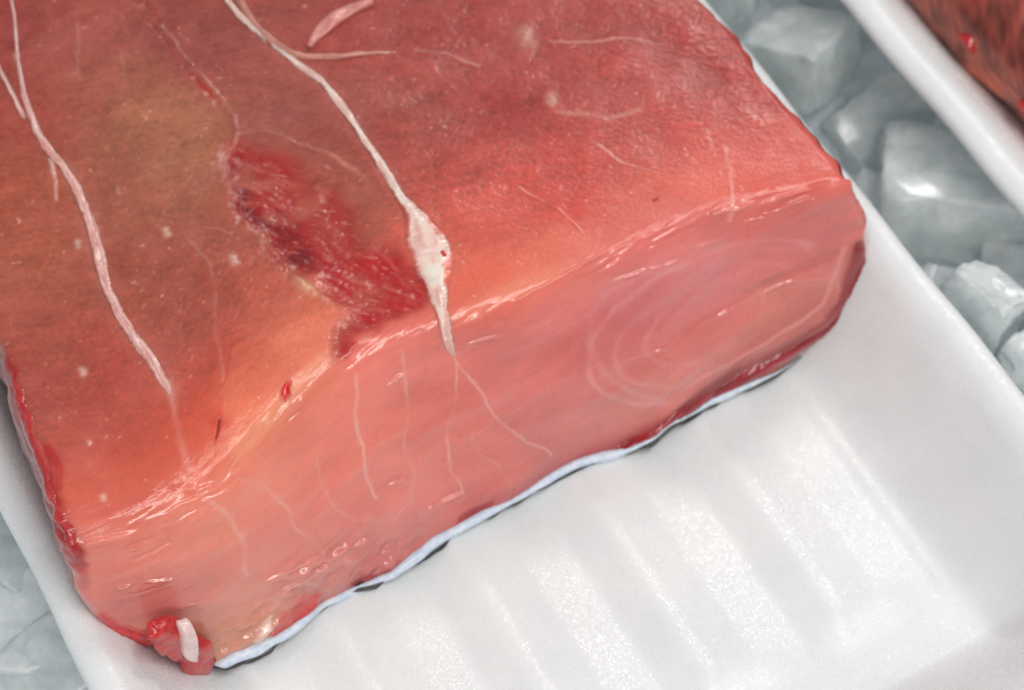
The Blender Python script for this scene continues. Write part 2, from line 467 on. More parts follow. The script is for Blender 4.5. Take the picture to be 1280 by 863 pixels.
# ---- colour of the flesh: pale loin, browner belly wall, red seams and spots
PTS = np.array([(0.04186, -0.13793, 150, 60, 55), (0.05466, -0.12813, 160, 75, 65), (0.07201, -0.11834, 150, 70, 62), (0.07939, -0.1057, 150, 70, 65), (0.12082, -0.09255, 160, 70, 65),
 (0.1334, -0.08276, 160, 62, 58), (0.15964, -0.07193, 165, 70, 65), (0.17591, -0.06084, 165, 65, 60), (0.18654, -0.04976, 165, 60, 55), (0.03015, -0.11112, 160, 70, 60),
 (0.04707, -0.10158, 160, 85, 68), (0.0577, -0.09255, 168, 104, 78), (0.05943, -0.0776, 168, 104, 78), (0.08308, -0.0776, 155, 80, 72), (0.09349, -0.06394, 155, 75, 65),
 (0.11366, -0.06162, 160, 70, 62), (0.13795, -0.05388, 165, 62, 58), (0.15661, -0.04357, 175, 72, 68), (0.17765, -0.03326, 180, 75, 70), (0.19066, -0.03403, 180, 62, 57),
 (0.02082, -0.08972, 165, 80, 60), (0.04316, -0.07966, 160, 85, 70), (0.05791, -0.06523, 162, 92, 72), (0.08373, -0.0428, 160, 82, 66), (0.1193, -0.03867, 180, 75, 68),
 (0.13557, -0.02655, 190, 70, 62), (0.15574, -0.02398, 190, 80, 72), (0.17353, -0.01753, 200, 80, 72), (0.18958, -0.01134, 198, 75, 65), (0.0154, -0.07245, 165, 85, 65),
 (0.04186, -0.05491, 155, 75, 58), (0.0577, -0.05156, 160, 80, 65), (0.11691, -0.0232, 205, 88, 75), (0.13123, -0.01753, 200, 75, 65), (0.14858, -0.0098, 205, 100, 85),
 (0.16507, -0.00928, 215, 100, 85), (0.18632, -0.00516, 210, 100, 85), (0.01345, -0.05388, 165, 80, 65), (0.03991, -0.03945, 160, 70, 52), (0.05987, -0.02398, 190, 90, 70),
 (0.1065, -0.00851, 215, 100, 80), (0.11821, -0.00748, 217, 112, 92), (0.00846, -0.0379, 165, 75, 65), (0.02451, -0.03532, 170, 70, 58), (0.04316, -0.02552, 175, 65, 50),
 (0.05596, -0.01934, 205, 100, 78), (0.06659, -0.01263, 218, 122, 96), (0.01388, -0.01882, 180, 75, 62), (0.02581, -0.01109, 195, 80, 65), (0.03839, -0.01315, 195, 70, 55),
 (0.04642, -0.00567, 226, 126, 96), (0.03275, -0.00412, 215, 110, 85), (0.00911, -0.00232, 205, 95, 78), (0.02061, -0.00696, 200, 90, 72), (0.00564, 0.01472, 210, 115, 100),
 (0.01844, 0.00993, 220, 125, 105), (0.02776, 0.00828, 225, 130, 110), (0.0321, 0.02594, 215, 115, 100), (0.01367, 0.0263, 200, 110, 105), (0.018, 0.04268, 195, 120, 100),
 (0.04707, 0.01288, 225, 125, 105), (0.06898, 0.01288, 220, 118, 102), (0.05097, 0.02943, 215, 115, 100), (0.06659, 0.03679, 210, 105, 92), (0.08308, 0.03201, 212, 108, 95),
 (0.08459, 0.00883, 215, 110, 98), (0.10303, 0.02115, 208, 105, 98), (0.08785, 0.04691, 205, 105, 95), (0.11691, 0.01416, 205, 100, 95), (0.11192, 0.04488, 195, 100, 95),
 (0.13014, 0.03753, 195, 100, 90), (0.13427, 0.01085, 200, 95, 95), (0.15422, 0.0309, 205, 100, 92), (0.1668, 0.03789, 200, 105, 85), (0.154, 0.01453, 205, 110, 108), (0.17808, 0.016, 205, 105, 100),
 (0.19088, 0.01269, 205, 105, 98), (0.17136, 0.03237, 195, 95, 85), (0.1514, 0.00552, 210, 110, 105), (0.13123, 0.00055, 215, 115, 100), (0.0321, 0.04709, 190, 115, 105),
 (0.05791, 0.05059, 185, 95, 92), (0.08308, 0.05334, 190, 98, 95), (0.0115, 0.05095, 190, 125, 105), (0.10281, 0.05132, 185, 95, 92)])
num = np.zeros((NR, NA, 3)); den = np.zeros((NR, NA))
wa = A2 + 3 * WARP_A; wb = B2 + 3 * WARP_B
for a, b, r, g, bl in PTS:
    w = 1 / (((wa - a) ** 2 + (wb - b) ** 2) + 0.0085 ** 2) ** 2
    den += w; num += w[..., None] * lin((r, g, bl))
C = num / den[..., None]
C = C ** 1.0
GAIN_TOP = np.array([1.17, 1.16, 1.08]); GAIN_FRONT = np.array([1.24, 1.38, 1.4])
C = C * (GAIN_TOP + (GAIN_FRONT - GAIN_TOP) * FRONT[..., None])

def paint(mask, rgb, gain=1.2):
    global C
    C = C * (1 - mask[..., None]) + (np.minimum(lin(rgb) * gain, 0.92)) * mask[..., None]

Hd = np.zeros((NR, NA))                       # relief along the normal, metres
C *= (1 + 0.07 * np.exp(-((B2 + 0.006) / 0.011) ** 2))[..., None]  # band along the ridge brightened: translucent glow put into the colour
# muscle grain: coarse on the open top, close to smooth where the knife left the ridge moist
topness = 1 - FRONT
rough_top = np.clip((-B2 - 0.004) / 0.030, 0, 1) ** 0.8
grain = noise2(0.0030, 0.0004, 0.25) * 0.6 + noise2(0.0012, 0.00025, 0.9) * 0.5 + noise2(0.0016, 0.0003, -0.6) * 0.4
blot = noise2(0.007, 0.005, 0.4); blot2 = noise2(0.0025, 0.0022); fine = noise2(0.0005, 0.0005)
C *= (1 + rough_top * (0.06 * grain + 0.025 * blot + 0.035 * blot2 + 0.045 * fine) + FRONT * (0.03 * blot + 0.015 * blot2 + 0.010 * grain))[..., None].clip(0.4, 1.8)
frontgrain = noise2(0.0035, 0.0005, -0.35)
C *= (1 + FRONT * 0.014 * frontgrain)[..., None]
Hd += (0.25 + 0.75 * rough_top) * topness * (0.00045 * noise2(0.022, 0.018) + 0.00014 * blot + 0.00004 * blot2 + 0.000020 * grain + 0.000016 * fine)
Hd += FRONT * (0.00060 * noise2(0.022, 0.016) + 0.00016 * noise2(0.008, 0.003, -0.2) + 0.00003 * blot2 + 0.000004 * grain)
RZ = np.exp(-(B2 / 0.006) ** 2)
Hd += RZ * (0.00012 * noise2(0.009, 0.0022, -0.25) + 0.00004 * noise2(0.0020, 0.0007, -0.25))
# dry greyish bloom on the exposed top; pale specks are fat bits and painted glints
bloom = np.clip(noise2(0.012, 0.008, 0.4) * 0.6 + blot2 * 0.35 + 0.1, 0, 1.5) * topness
paint(np.clip(bloom * 0.12, 0, 0.2), (200, 120, 110), 1.0)
sp = noise2(0.00055, 0.00045); speck = np.clip((sp - 1.9) / 0.9, 0, 1) * topness * np.clip(0.6 + 0.5 * blot2, 0, 1)
paint(0.32 * speck, (228, 170, 154)); Hd += 0.00012 * speck
for _ in range(16):                             # short loose fibres
    a0 = rng.uniform(0.01, 0.18); b0 = rng.uniform(-0.12, -0.004); th = rng.uniform(-0.4, 1.2) ; L = rng.uniform(0.002, 0.009)
    k = rng.uniform(-0.5, 0.5)
    pts = [(a0 + math.cos(th + k * q) * L * q, b0 + math.sin(th + k * q) * L * q, 0.00014) for q in np.linspace(0, 1, 5)]
    m = stroke(pts, 1.0, 0.6)
    paint(m * rng.uniform(0.08, 0.26), (222, 160, 145)); Hd += 0.00009 * m

BREAK = np.clip(0.75 + 0.35 * noise2(0.004, 0.004), 0.2, 1.1)
BR2 = np.clip(0.55 + 0.6 * noise2(0.0050, 0.0011, -0.35) + 0.25 * noise2(0.0010, 0.0010), 0, 1.6)
STROKES = [([(0.09305, 0.00957, 0.00032), (0.08915, 0.0195, 0.00032), (0.08438, 0.0298, 0.00032), (0.07982, 0.03881, 0.00032), (0.07917, 0.04709, 0.00032)], (228, 185, 172), 0.5, 6e-05, 1.0),
 ([(0.09284, 0.01067, 0.00032), (0.09544, 0.01968, 0.00032), (0.09717, 0.03145, 0.00032), (0.09913, 0.04047, 0.00032), (0.10477, 0.04801, 0.00032)], (228, 185, 172), 0.42, 5e-05, 1.0),
 ([(0.0718, 0.0046, 0.000416), (0.06768, 0.01196, 0.000416), (0.06572, 0.02152, 0.000416), (0.06464, 0.02962, 0.000416), (0.06312, 0.0344, 0.000416)], (228, 185, 172), 0.45, 5e-05, 1.0),
 ([(0.08308, 0.00423, 0.00032), (0.07765, 0.0206, 0.00032), (0.07331, 0.03348, 0.00032), (0.06724, 0.04065, 0.00032), (0.06008, 0.04212, 0.00032), (0.05553, 0.03697, 0.00032),
   (0.05531, 0.02925, 0.00032), (0.05509, 0.02005, 0.00032), (0.05575, 0.01582, 0.00032)],
  (228, 185, 172), 0.33, 0.0, 1.0),
 ([(0.03904, 0.0057, 0.00048), (0.04316, 0.01159, 0.00048), (0.04642, 0.02079, 0.00048), (0.04642, 0.03127, 0.00048), (0.0449, 0.03936, 0.00048)], (228, 185, 172), 0.32, 0.0, 1.0),
 ([(0.03015, 0.00221, 0.000544), (0.03405, 0.01306, 0.000544), (0.03405, 0.02299, 0.000544), (0.03037, 0.03219, 0.000544)], (228, 185, 172), 0.3, 0.0, 1.0),
 ([(0.15466, 0.01232, 0.00096), (0.13969, 0.00773, 0.00096), (0.13145, 0.00809, 0.00096), (0.12559, 0.01232, 0.00096), (0.1232, 0.02005, 0.00096), (0.12407, 0.02833, 0.00096),
   (0.12798, 0.03918, 0.00096), (0.13643, 0.0458, 0.00096)],
  (215, 150, 150), 0.3, 0.0, 1.0),
 ([(0.18546, 0.03201, 0.000416), (0.18524, 0.039, 0.000416), (0.1809, 0.04452, 0.000416), (0.17071, 0.04838, 0.000416), (0.15726, 0.0504, 0.000416), (0.14338, 0.0504, 0.000416),
   (0.13665, 0.05187, 0.000416)],
  (215, 160, 155), 0.4, 0.0, 1.0),
 ([(0.15509, 0.01122, 0.00064), (0.16854, 0.01453, 0.00064), (0.17852, 0.01895, 0.00064), (0.18199, 0.02594, 0.00064), (0.18003, 0.0309, 0.00064)], (222, 150, 150), 0.28, 0.0, 1.0),
 ([(0.17071, 0.02483, 0.00048), (0.17114, 0.03219, 0.00048), (0.1668, 0.03789, 0.00048), (0.16073, 0.04249, 0.00048), (0.15053, 0.04102, 0.00048), (0.14576, 0.03697, 0.00048)], (170, 80, 75), 0.3,
  0.0, 1.0),
 ([(0.14142, 0.02005, 0.00048), (0.1462, 0.01803, 0.00048), (0.15422, 0.02115, 0.00048), (0.1629, 0.02189, 0.00048), (0.17613, 0.02906, 0.00048), (0.18437, 0.03017, 0.00048)], (200, 130, 140), 0.22,
  0.0, 1.0),
 ([(0.0937, 0.055, 0.00032), (0.08741, 0.03808, 0.00032), (0.09002, 0.03017, 0.00032)], (228, 185, 172), 0.15, 0.0, 1.0),
 ([(0.17504, -0.0183, 0.00048), (0.17222, -0.01031, 0.00048), (0.16832, -0.00129, 0.00048), (0.16528, 0.00349, 0.00048)], (228, 185, 172), 0.35, 0.00012, 1.0),
 ([(0.17439, -0.02475, 0.000384), (0.17244, -0.01805, 0.000384)], (228, 185, 172), 0.3, 0.0, 1.0),
 ([(0.13752, -0.00902, 0.00032), (0.13448, -0.00309, 0.00032), (0.13101, -0.00103, 0.00032)], (228, 185, 172), 0.35, 0.0, 1.0),
 ([(0.12646, -0.03042, 0.000288), (0.13058, -0.02088, 0.000288), (0.13275, -0.01186, 0.000288), (0.1334, -0.00696, 0.000288)], (228, 185, 172), 0.35, 0.00012, 1.0),
 ([(0.14836, -0.03377, 0.000288), (0.15184, -0.02449, 0.000288), (0.15596, -0.01934, 0.000288)], (228, 185, 172), 0.4, 0.00012, 1.0),
 ([(0.12342, -0.0807, 0.0004), (0.13014, -0.07631, 0.0004), (0.13578, -0.06987, 0.0004)], (228, 185, 172), 0.35, 0.0, 1.0),
 ([(0.15531, -0.06832, 0.000416), (0.16355, -0.06265, 0.000416), (0.17071, -0.05955, 0.000416), (0.17808, -0.05363, 0.000416)], (228, 185, 172), 0.35, 0.0001, 1.0),
 ([(0.14511, -0.04692, 0.00064), (0.15422, -0.03893, 0.00064), (0.16246, -0.03764, 0.00064)], (228, 185, 172), 0.25, 0.0, 1.0),
 ([(0.05379, -0.12865, 0.00048), (0.05097, -0.12143, 0.00048), (0.04729, -0.11241, 0.00048)], (228, 185, 172), 0.14, 0.0, 1.0),
 ([(0.03145, -0.09462, 0.00048), (0.02993, -0.08895, 0.00048), (0.02755, -0.08327, 0.00048)], (228, 185, 172), 0.55, 0.0002, 1.0),
 ([(0.0603, -0.11627, 0.00048), (0.05596, -0.10467, 0.00048), (0.04945, -0.09745, 0.00048), (0.04577, -0.0941, 0.00048)], (228, 185, 172), 0.1, 0.0, 1.0),
 ([(0.05119, -0.0562, 0.00048), (0.05206, -0.0477, 0.00048), (0.04685, -0.02965, 0.00048), (0.04512, -0.0165, 0.00048), (0.04208, -0.0098, 0.00048)], (228, 185, 172), 0.1, 0.0, 1.0),
 ([(0.0744, -0.07838, 0.00048), (0.08026, -0.07631, 0.00048), (0.08351, -0.07322, 0.00048), (0.08524, -0.06935, 0.00048)], (205, 150, 125), 0.5, 0.0002, 1.0),
 ([(0.08611, -0.06806, 0.00056), (0.09067, -0.06239, 0.00056), (0.0924, -0.05723, 0.00056), (0.09392, -0.0544, 0.00056)], (205, 140, 120), 0.45, 0.0002, 1.0),
 ([(0.0924, -0.05723, 0.0008), (0.09479, -0.05182, 0.0008), (0.09414, -0.04357, 0.0008)], (196, 120, 98), 0.4, 0.0, 1.0),
 ([(0.02972, -0.09152, 0.00064), (0.02299, -0.07348, 0.00064), (0.01605, -0.06471, 0.00064)], (185, 105, 75), 0.35, 0.0, 1.0),
 ([(0.07397, -0.07838, 0.00056), (0.07093, -0.07348, 0.00056), (0.06746, -0.06445, 0.00056), (0.06529, -0.05672, 0.00056), (0.06486, -0.05079, 0.00056)], (205, 150, 128), 0.7, 0.0004, 1.0),
 ([(0.059, -0.06729, 0.00144), (0.06334, -0.07116, 0.00144), (0.06919, -0.07296, 0.00144)], (178, 124, 98), 0.45, 0.0, 1.0),
 ([(0.06681, -0.04795, 0.00088), (0.06768, -0.04202, 0.00088), (0.06854, -0.03584, 0.00088), (0.07028, -0.02578, 0.00088), (0.07353, -0.01959, 0.00088)], (206, 158, 128), 0.6, 0.0005, 1.0),
 ([(0.06898, -0.03016, 0.00128), (0.07028, -0.02578, 0.00128)], (214, 176, 142), 0.6, 0.0003, 1.0),
 ([(0.07028, -0.12813, 0.00096), (0.07158, -0.12452, 0.00096), (0.07136, -0.12091, 0.00096)], (150, 25, 30), 0.8, -0.0004, 1.0),
 ([(0.06984, -0.12195, 0.000416), (0.07136, -0.10957, 0.000416), (0.07245, -0.10029, 0.000416)], (165, 42, 34), 0.75, -0.0003, 1.0),
 ([(0.07245, -0.10029, 0.000672), (0.07331, -0.0941, 0.000672), (0.07353, -0.0892, 0.000672), (0.07375, -0.08508, 0.000672)], (170, 38, 28), 0.85, -0.0004, 1.0),
 ([(0.07201, -0.11834, 0.000384), (0.07375, -0.10828, 0.000384), (0.07483, -0.09539, 0.000384), (0.07548, -0.08611, 0.000384), (0.07462, -0.07966, 0.000384)], (205, 150, 140), 0.5, 0.0003, 1.0),
 ([(0.04186, -0.14386, 0.00096), (0.04273, -0.13999, 0.00096), (0.04165, -0.13664, 0.00096)], (150, 25, 28), 0.7, 0.0, 1.0),
 ([(0.041, -0.01083, 0.00144), (0.03818, -0.00696, 0.00144)], (190, 36, 30), 0.45, 0.0, 1.0), ([(0.04251, -0.00696, 0.00096), (0.03883, -0.01109, 0.00096)], (190, 36, 30), 0.4, 0.0, 1.0),
 ([(0.04056, -0.01005, 0.000288), (0.03818, -0.00748, 0.000288)], (60, 8, 10), 0.9, -0.0006, 1.0), ([(0.03774, -0.00696, 0.000256), (0.03601, -0.00309, 0.000256)], (165, 30, 28), 0.7, 0.0, 1.0),
 ([(0.04425, -0.01495, 0.00048), (0.04859, -0.02346, 0.00048), (0.05032, -0.02681, 0.00048)], (190, 50, 40), 0.35, 0.0, 1.0),
 ([(0.01648, -0.03867, 0.0008), (0.01627, -0.03738, 0.0008)], (230, 200, 180), 0.75, 0.00025, 1.0), ([(0.02798, -0.07038, 0.0008), (0.02755, -0.06909, 0.0008)], (230, 200, 180), 0.55, 0.00025, 1.0),
 ([(0.04729, -0.06239, 0.0008), (0.04707, -0.06084, 0.0008)], (230, 200, 180), 0.5, 0.00025, 1.0), ([(0.0128, -0.02037, 0.00048), (0.0128, -0.01959, 0.00048)], (230, 200, 180), 0.6, 0.00025, 1.0),
 ([(0.0115, -0.00645, 0.00064), (0.0115, -0.00541, 0.00064)], (230, 200, 180), 0.6, 0.00025, 1.0), ([(0.04945, -0.00206, 0.0008), (0.04924, -0.00052, 0.0008)], (230, 200, 180), 0.35, 0.00025, 1.0),
 ([(0.15097, -0.07348, 0.00208), (0.14967, -0.06961, 0.00208)], (230, 200, 180), 0.35, 0.00025, 1.0),
 ([(0.14598, -0.05234, 0.00128), (0.14511, -0.05002, 0.00128)], (230, 200, 180), 0.45, 0.00025, 1.0),
 ([(0.0577, -0.04589, 0.00096), (0.05748, -0.04434, 0.00096)], (230, 200, 180), 0.45, 0.00025, 1.0), ([(0.04251, -0.07812, 0.00064), (0.0423, -0.07709, 0.00064)], (230, 200, 180), 0.4, 0.00025, 1.0),
 ([(0.03709, -0.1271, 0.00064), (0.03666, -0.12607, 0.00064)], (230, 200, 180), 0.4, 0.00025, 1.0), ([(0.15205, -0.00954, 0.00048), (0.15314, -0.0098, 0.00048)], (150, 20, 25), 0.8, 0.0, 1.0),
 ([(0.09717, 0.00717, 0.000416), (0.10086, 0.00754, 0.000416), (0.10563, 0.00828, 0.000416)], (226, 158, 150), 0.14, 0.00056, 1.0),
 ([(0.11084, 0.00938, 0.000544), (0.11561, 0.00975, 0.000544)], (226, 158, 150), 0.14, 0.00056, 1.0),
 ([(0.07722, 0.00957, 0.000672), (0.08069, 0.0092, 0.000672), (0.08416, 0.0092, 0.000672)], (226, 158, 150), 0.14, 0.00056, 1.0),
 ([(0.13253, 0.0057, 0.000416), (0.14034, 0.00681, 0.000416), (0.14923, 0.00791, 0.000416)], (226, 158, 150), 0.14, 0.00056, 1.0),
 ([(0.12949, 0.02704, 0.000544), (0.13513, 0.02833, 0.000544), (0.13991, 0.02962, 0.000544)], (226, 158, 150), 0.14, 0.00056, 1.0),
 ([(0.14815, 0.02851, 0.000672), (0.15596, 0.02851, 0.000672), (0.16355, 0.02851, 0.000672)], (226, 158, 150), 0.14, 0.00056, 1.0),
 ([(0.16355, 0.02851, 0.000416), (0.17309, 0.02833, 0.000416), (0.18329, 0.03054, 0.000416)], (226, 158, 150), 0.14, 0.00056, 1.0),
 ([(0.16225, 0.00055, 0.000544), (0.17418, 0.00092, 0.000544), (0.18567, 0.00074, 0.000544)], (226, 158, 150), 0.14, 0.00056, 1.0),
 ([(0.17461, 0.00405, 0.000672), (0.18068, 0.00331, 0.000672), (0.18481, 0.00276, 0.000672)], (226, 158, 150), 0.14, 0.00056, 1.0),
 ([(0.16832, 0.00497, 0.000416), (0.17418, 0.00533, 0.000416)], (226, 158, 150), 0.14, 0.00056, 1.0),
 ([(0.1514, 0.00552, 0.000544), (0.16095, 0.00773, 0.000544)], (226, 158, 150), 0.14, 0.00056, 1.0),
 ([(0.00499, 0.00552, 0.000672), (0.01323, 0.00497, 0.000672), (0.02082, 0.00533, 0.000672)], (226, 158, 150), 0.14, 0.00028, 1.0),
 ([(0.01193, 0.00938, 0.000416), (0.01887, 0.00828, 0.000416), (0.02625, 0.00736, 0.000416)], (226, 158, 150), 0.14, 0.00028, 1.0),
 ([(0.01844, 0.00441, 0.000544), (0.02625, 0.00276, 0.000544), (0.0334, 0.00368, 0.000544)], (226, 158, 150), 0.14, 0.00028, 1.0),
 ([(0.03102, 0.00478, 0.000672), (0.03579, 0.00552, 0.000672)], (226, 158, 150), 0.14, 0.00028, 1.0),
 ([(0.00759, 0.01931, 0.000416), (0.01345, 0.01895, 0.000416), (0.018, 0.02079, 0.000416)], (226, 158, 150), 0.14, 0.00056, 1.0),
 ([(0.01562, 0.02299, 0.000544), (0.02191, 0.02281, 0.000544)], (226, 158, 150), 0.14, 0.00056, 1.0),
 ([(0.01497, 0.03127, 0.000672), (0.01844, 0.03145, 0.000672)], (226, 158, 150), 0.14, 0.00056, 1.0),
 ([(0.02429, 0.03661, 0.000416), (0.03275, 0.03624, 0.000416), (0.04338, 0.03863, 0.000416)], (226, 158, 150), 0.14, 0.00056, 1.0),
 ([(0.02169, 0.04231, 0.000544), (0.02755, 0.03973, 0.000544)], (226, 158, 150), 0.14, 0.00056, 1.0),
 ([(0.09132, 0.00184, 0.000672), (0.1026, 0.00166, 0.000672)], (226, 158, 150), 0.14, 0.00028, 1.0),
 ([(0.11084, 0.00074, 0.000416), (0.1232, 0.00018, 0.000416), (0.13253, 0.0, 0.000416)], (226, 158, 150), 0.14, 0.00028, 1.0),
 ([(0.13362, -0.00026, 0.000544), (0.14424, -0.00077, 0.000544), (0.15661, -0.00026, 0.000544)], (226, 158, 150), 0.14, 0.00028, 1.0),
 ([(0.05184, 0.00018, 0.000672), (0.05813, 0.0011, 0.000672)], (226, 158, 150), 0.14, 0.00028, 1.0),
 ([(0.06355, -0.00129, 0.000416), (0.07115, -0.00077, 0.000416)], (226, 158, 150), 0.14, 0.00028, 1.0),
 ([(0.04729, 0.04157, 0.000544), (0.05488, 0.04286, 0.000544)], (226, 158, 150), 0.14, 0.00056, 1.0),
 ([(0.06963, 0.04599, 0.000672), (0.07874, 0.04672, 0.000672)], (226, 158, 150), 0.14, 0.00056, 1.0),
 ([(0.06768, 0.02079, 0.000416), (0.07093, 0.02134, 0.000416)], (226, 158, 150), 0.14, 0.00056, 1.0),
 ([(0.06768, 0.03293, 0.000544), (0.07049, 0.03366, 0.000544)], (226, 158, 150), 0.14, 0.00056, 1.0),
 ([(0.02516, -0.00438, 0.000672), (0.03037, 0.00184, 0.000672), (0.03969, 0.00405, 0.000672)], (226, 158, 150), 0.14, 0.00028, 1.0),
 ([(0.09739, 0.00938, 0.000512), (0.10086, 0.00993, 0.000512), (0.10585, 0.01067, 0.000512)], (205, 105, 98), 0.0, -0.0002, 1.0),
 ([(0.11106, 0.01177, 0.000512), (0.11583, 0.01232, 0.000512)], (205, 105, 98), 0.0, -0.0002, 1.0),
 ([(0.07744, 0.01177, 0.000512), (0.08091, 0.0114, 0.000512), (0.08438, 0.0114, 0.000512)], (205, 105, 98), 0.0, -0.0002, 1.0),
 ([(0.13275, 0.00809, 0.000512), (0.14034, 0.00938, 0.000512), (0.14923, 0.01067, 0.000512)], (205, 105, 98), 0.0, -0.0002, 1.0),
 ([(0.12971, 0.02998, 0.000512), (0.13535, 0.03127, 0.000512), (0.14034, 0.03274, 0.000512)], (205, 105, 98), 0.0, -0.0002, 1.0),
 ([(0.14858, 0.03164, 0.000512), (0.15661, 0.03182, 0.000512), (0.1642, 0.03182, 0.000512)], (205, 105, 98), 0.0, -0.0002, 1.0),
 ([(0.1642, 0.03182, 0.000512), (0.17374, 0.03145, 0.000512), (0.18459, 0.03385, 0.000512)], (205, 105, 98), 0.0, -0.0002, 1.0),
 ([(0.16225, 0.00294, 0.000512), (0.17418, 0.00349, 0.000512), (0.18567, 0.00331, 0.000512)], (205, 105, 98), 0.0, -0.0002, 1.0),
 ([(0.17461, 0.00681, 0.000512), (0.18068, 0.00607, 0.000512), (0.18481, 0.00552, 0.000512)], (205, 105, 98), 0.0, -0.0002, 1.0),
 ([(0.16832, 0.00754, 0.000512), (0.17418, 0.00809, 0.000512)], (205, 105, 98), 0.0, -0.0002, 1.0), ([(0.15162, 0.00791, 0.000512), (0.16095, 0.0103, 0.000512)], (205, 105, 98), 0.0, -0.0002, 1.0),
 ([(0.00521, 0.00791, 0.000512), (0.01345, 0.00717, 0.000512), (0.02104, 0.00773, 0.000512)], (205, 105, 98), 0.0, -0.0002, 1.0),
 ([(0.01215, 0.01196, 0.000512), (0.01909, 0.01085, 0.000512), (0.02668, 0.00993, 0.000512)], (205, 105, 98), 0.0, -0.0002, 1.0),
 ([(0.01865, 0.00662, 0.000512), (0.02646, 0.00515, 0.000512), (0.03362, 0.00607, 0.000512)], (205, 105, 98), 0.0, -0.0002, 1.0),
 ([(0.03123, 0.00717, 0.000512), (0.03601, 0.00791, 0.000512)], (205, 105, 98), 0.0, -0.0002, 1.0),
 ([(0.00781, 0.02207, 0.000512), (0.01367, 0.02189, 0.000512), (0.01822, 0.02373, 0.000512)], (205, 105, 98), 0.0, -0.0002, 1.0),
 ([(0.01562, 0.02594, 0.000512), (0.02191, 0.02594, 0.000512)], (205, 105, 98), 0.0, -0.0002, 1.0), ([(0.0128, 0.03495, 0.000512), (0.0167, 0.03458, 0.000512)], (205, 105, 98), 0.0, -0.0002, 1.0),
 ([(0.02234, 0.03992, 0.000512), (0.03102, 0.03955, 0.000512), (0.04186, 0.04176, 0.000512)], (205, 105, 98), 0.0, -0.0002, 1.0),
 ([(0.01996, 0.04543, 0.000512), (0.0256, 0.04286, 0.000512)], (205, 105, 98), 0.0, -0.0002, 1.0), ([(0.09154, 0.00386, 0.000512), (0.10281, 0.00386, 0.000512)], (205, 105, 98), 0.0, -0.0002, 1.0),
 ([(0.11106, 0.00294, 0.000512), (0.12342, 0.00221, 0.000512), (0.13275, 0.00221, 0.000512)], (205, 105, 98), 0.0, -0.0002, 1.0),
 ([(0.13383, 0.00202, 0.000512), (0.14424, 0.00166, 0.000512), (0.15661, 0.00202, 0.000512)], (205, 105, 98), 0.0, -0.0002, 1.0),
 ([(0.05206, 0.00221, 0.000512), (0.05835, 0.00313, 0.000512)], (205, 105, 98), 0.0, -0.0002, 1.0), ([(0.06377, 0.0011, 0.000512), (0.07158, 0.00147, 0.000512)], (205, 105, 98), 0.0, -0.0002, 1.0),
 ([(0.0462, 0.04452, 0.000512), (0.05444, 0.0458, 0.000512)], (205, 105, 98), 0.0, -0.0002, 1.0), ([(0.07006, 0.04893, 0.000512), (0.07939, 0.04948, 0.000512)], (205, 105, 98), 0.0, -0.0002, 1.0),
 ([(0.06811, 0.02336, 0.000512), (0.07115, 0.02391, 0.000512)], (205, 105, 98), 0.0, -0.0002, 1.0), ([(0.06702, 0.03532, 0.000512), (0.06984, 0.03605, 0.000512)], (205, 105, 98), 0.0, -0.0002, 1.0),
 ([(0.02538, -0.0018, 0.000512), (0.03058, 0.00386, 0.000512), (0.03991, 0.00644, 0.000512)], (205, 105, 98), 0.0, -0.0002, 1.0),
 ([(0.18112, 0.04985, 0.00072), (0.17721, 0.05206, 0.00072), (0.17157, 0.05316, 0.00072), (0.16463, 0.05353, 0.00072), (0.15444, 0.05242, 0.00072), (0.14273, 0.0493, 0.00072),
   (0.13448, 0.0458, 0.00072), (0.12841, 0.04304, 0.00072), (0.12407, 0.0401, 0.00072), (0.12103, 0.03642, 0.00072), (0.12017, 0.03201, 0.00072), (0.12038, 0.02759, 0.00072),
   (0.12169, 0.02336, 0.00072), (0.12342, 0.01931, 0.00072), (0.12689, 0.016, 0.00072), (0.13123, 0.01324, 0.00072), (0.13665, 0.01122, 0.00072), (0.14251, 0.00993, 0.00072),
   (0.14902, 0.00957, 0.00072), (0.15552, 0.00957, 0.00072), (0.16181, 0.0103, 0.00072), (0.16745, 0.01159, 0.00072), (0.17266, 0.01343, 0.00072), (0.177, 0.01582, 0.00072),
   (0.18025, 0.01895, 0.00072)],
  (226, 158, 156), 0.38, 0.0, 1.2),
 ([(0.15986, 0.04691, 0.00072), (0.15379, 0.04654, 0.00072), (0.14728, 0.04525, 0.00072), (0.14099, 0.04286, 0.00072), (0.13622, 0.04047, 0.00072), (0.13231, 0.03808, 0.00072),
   (0.12949, 0.03532, 0.00072), (0.12798, 0.03237, 0.00072), (0.12732, 0.02943, 0.00072), (0.12754, 0.02612, 0.00072), (0.12863, 0.02318, 0.00072), (0.13014, 0.02042, 0.00072),
   (0.13253, 0.01803, 0.00072), (0.136, 0.01619, 0.00072), (0.13991, 0.01472, 0.00072), (0.14424, 0.01398, 0.00072), (0.14902, 0.0138, 0.00072), (0.154, 0.01398, 0.00072), (0.15856, 0.01472, 0.00072),
   (0.1629, 0.016, 0.00072), (0.16659, 0.01784, 0.00072), (0.17006, 0.02005, 0.00072), (0.17288, 0.02244, 0.00072), (0.17461, 0.02538, 0.00072), (0.17548, 0.02888, 0.00072)],
  (226, 158, 156), 0.26, 0.0, 1.2),
 ([(0.14533, 0.03844, 0.00072), (0.14186, 0.03697, 0.00072), (0.13925, 0.03532, 0.00072), (0.1373, 0.03366, 0.00072), (0.13578, 0.03182, 0.00072), (0.1347, 0.0298, 0.00072),
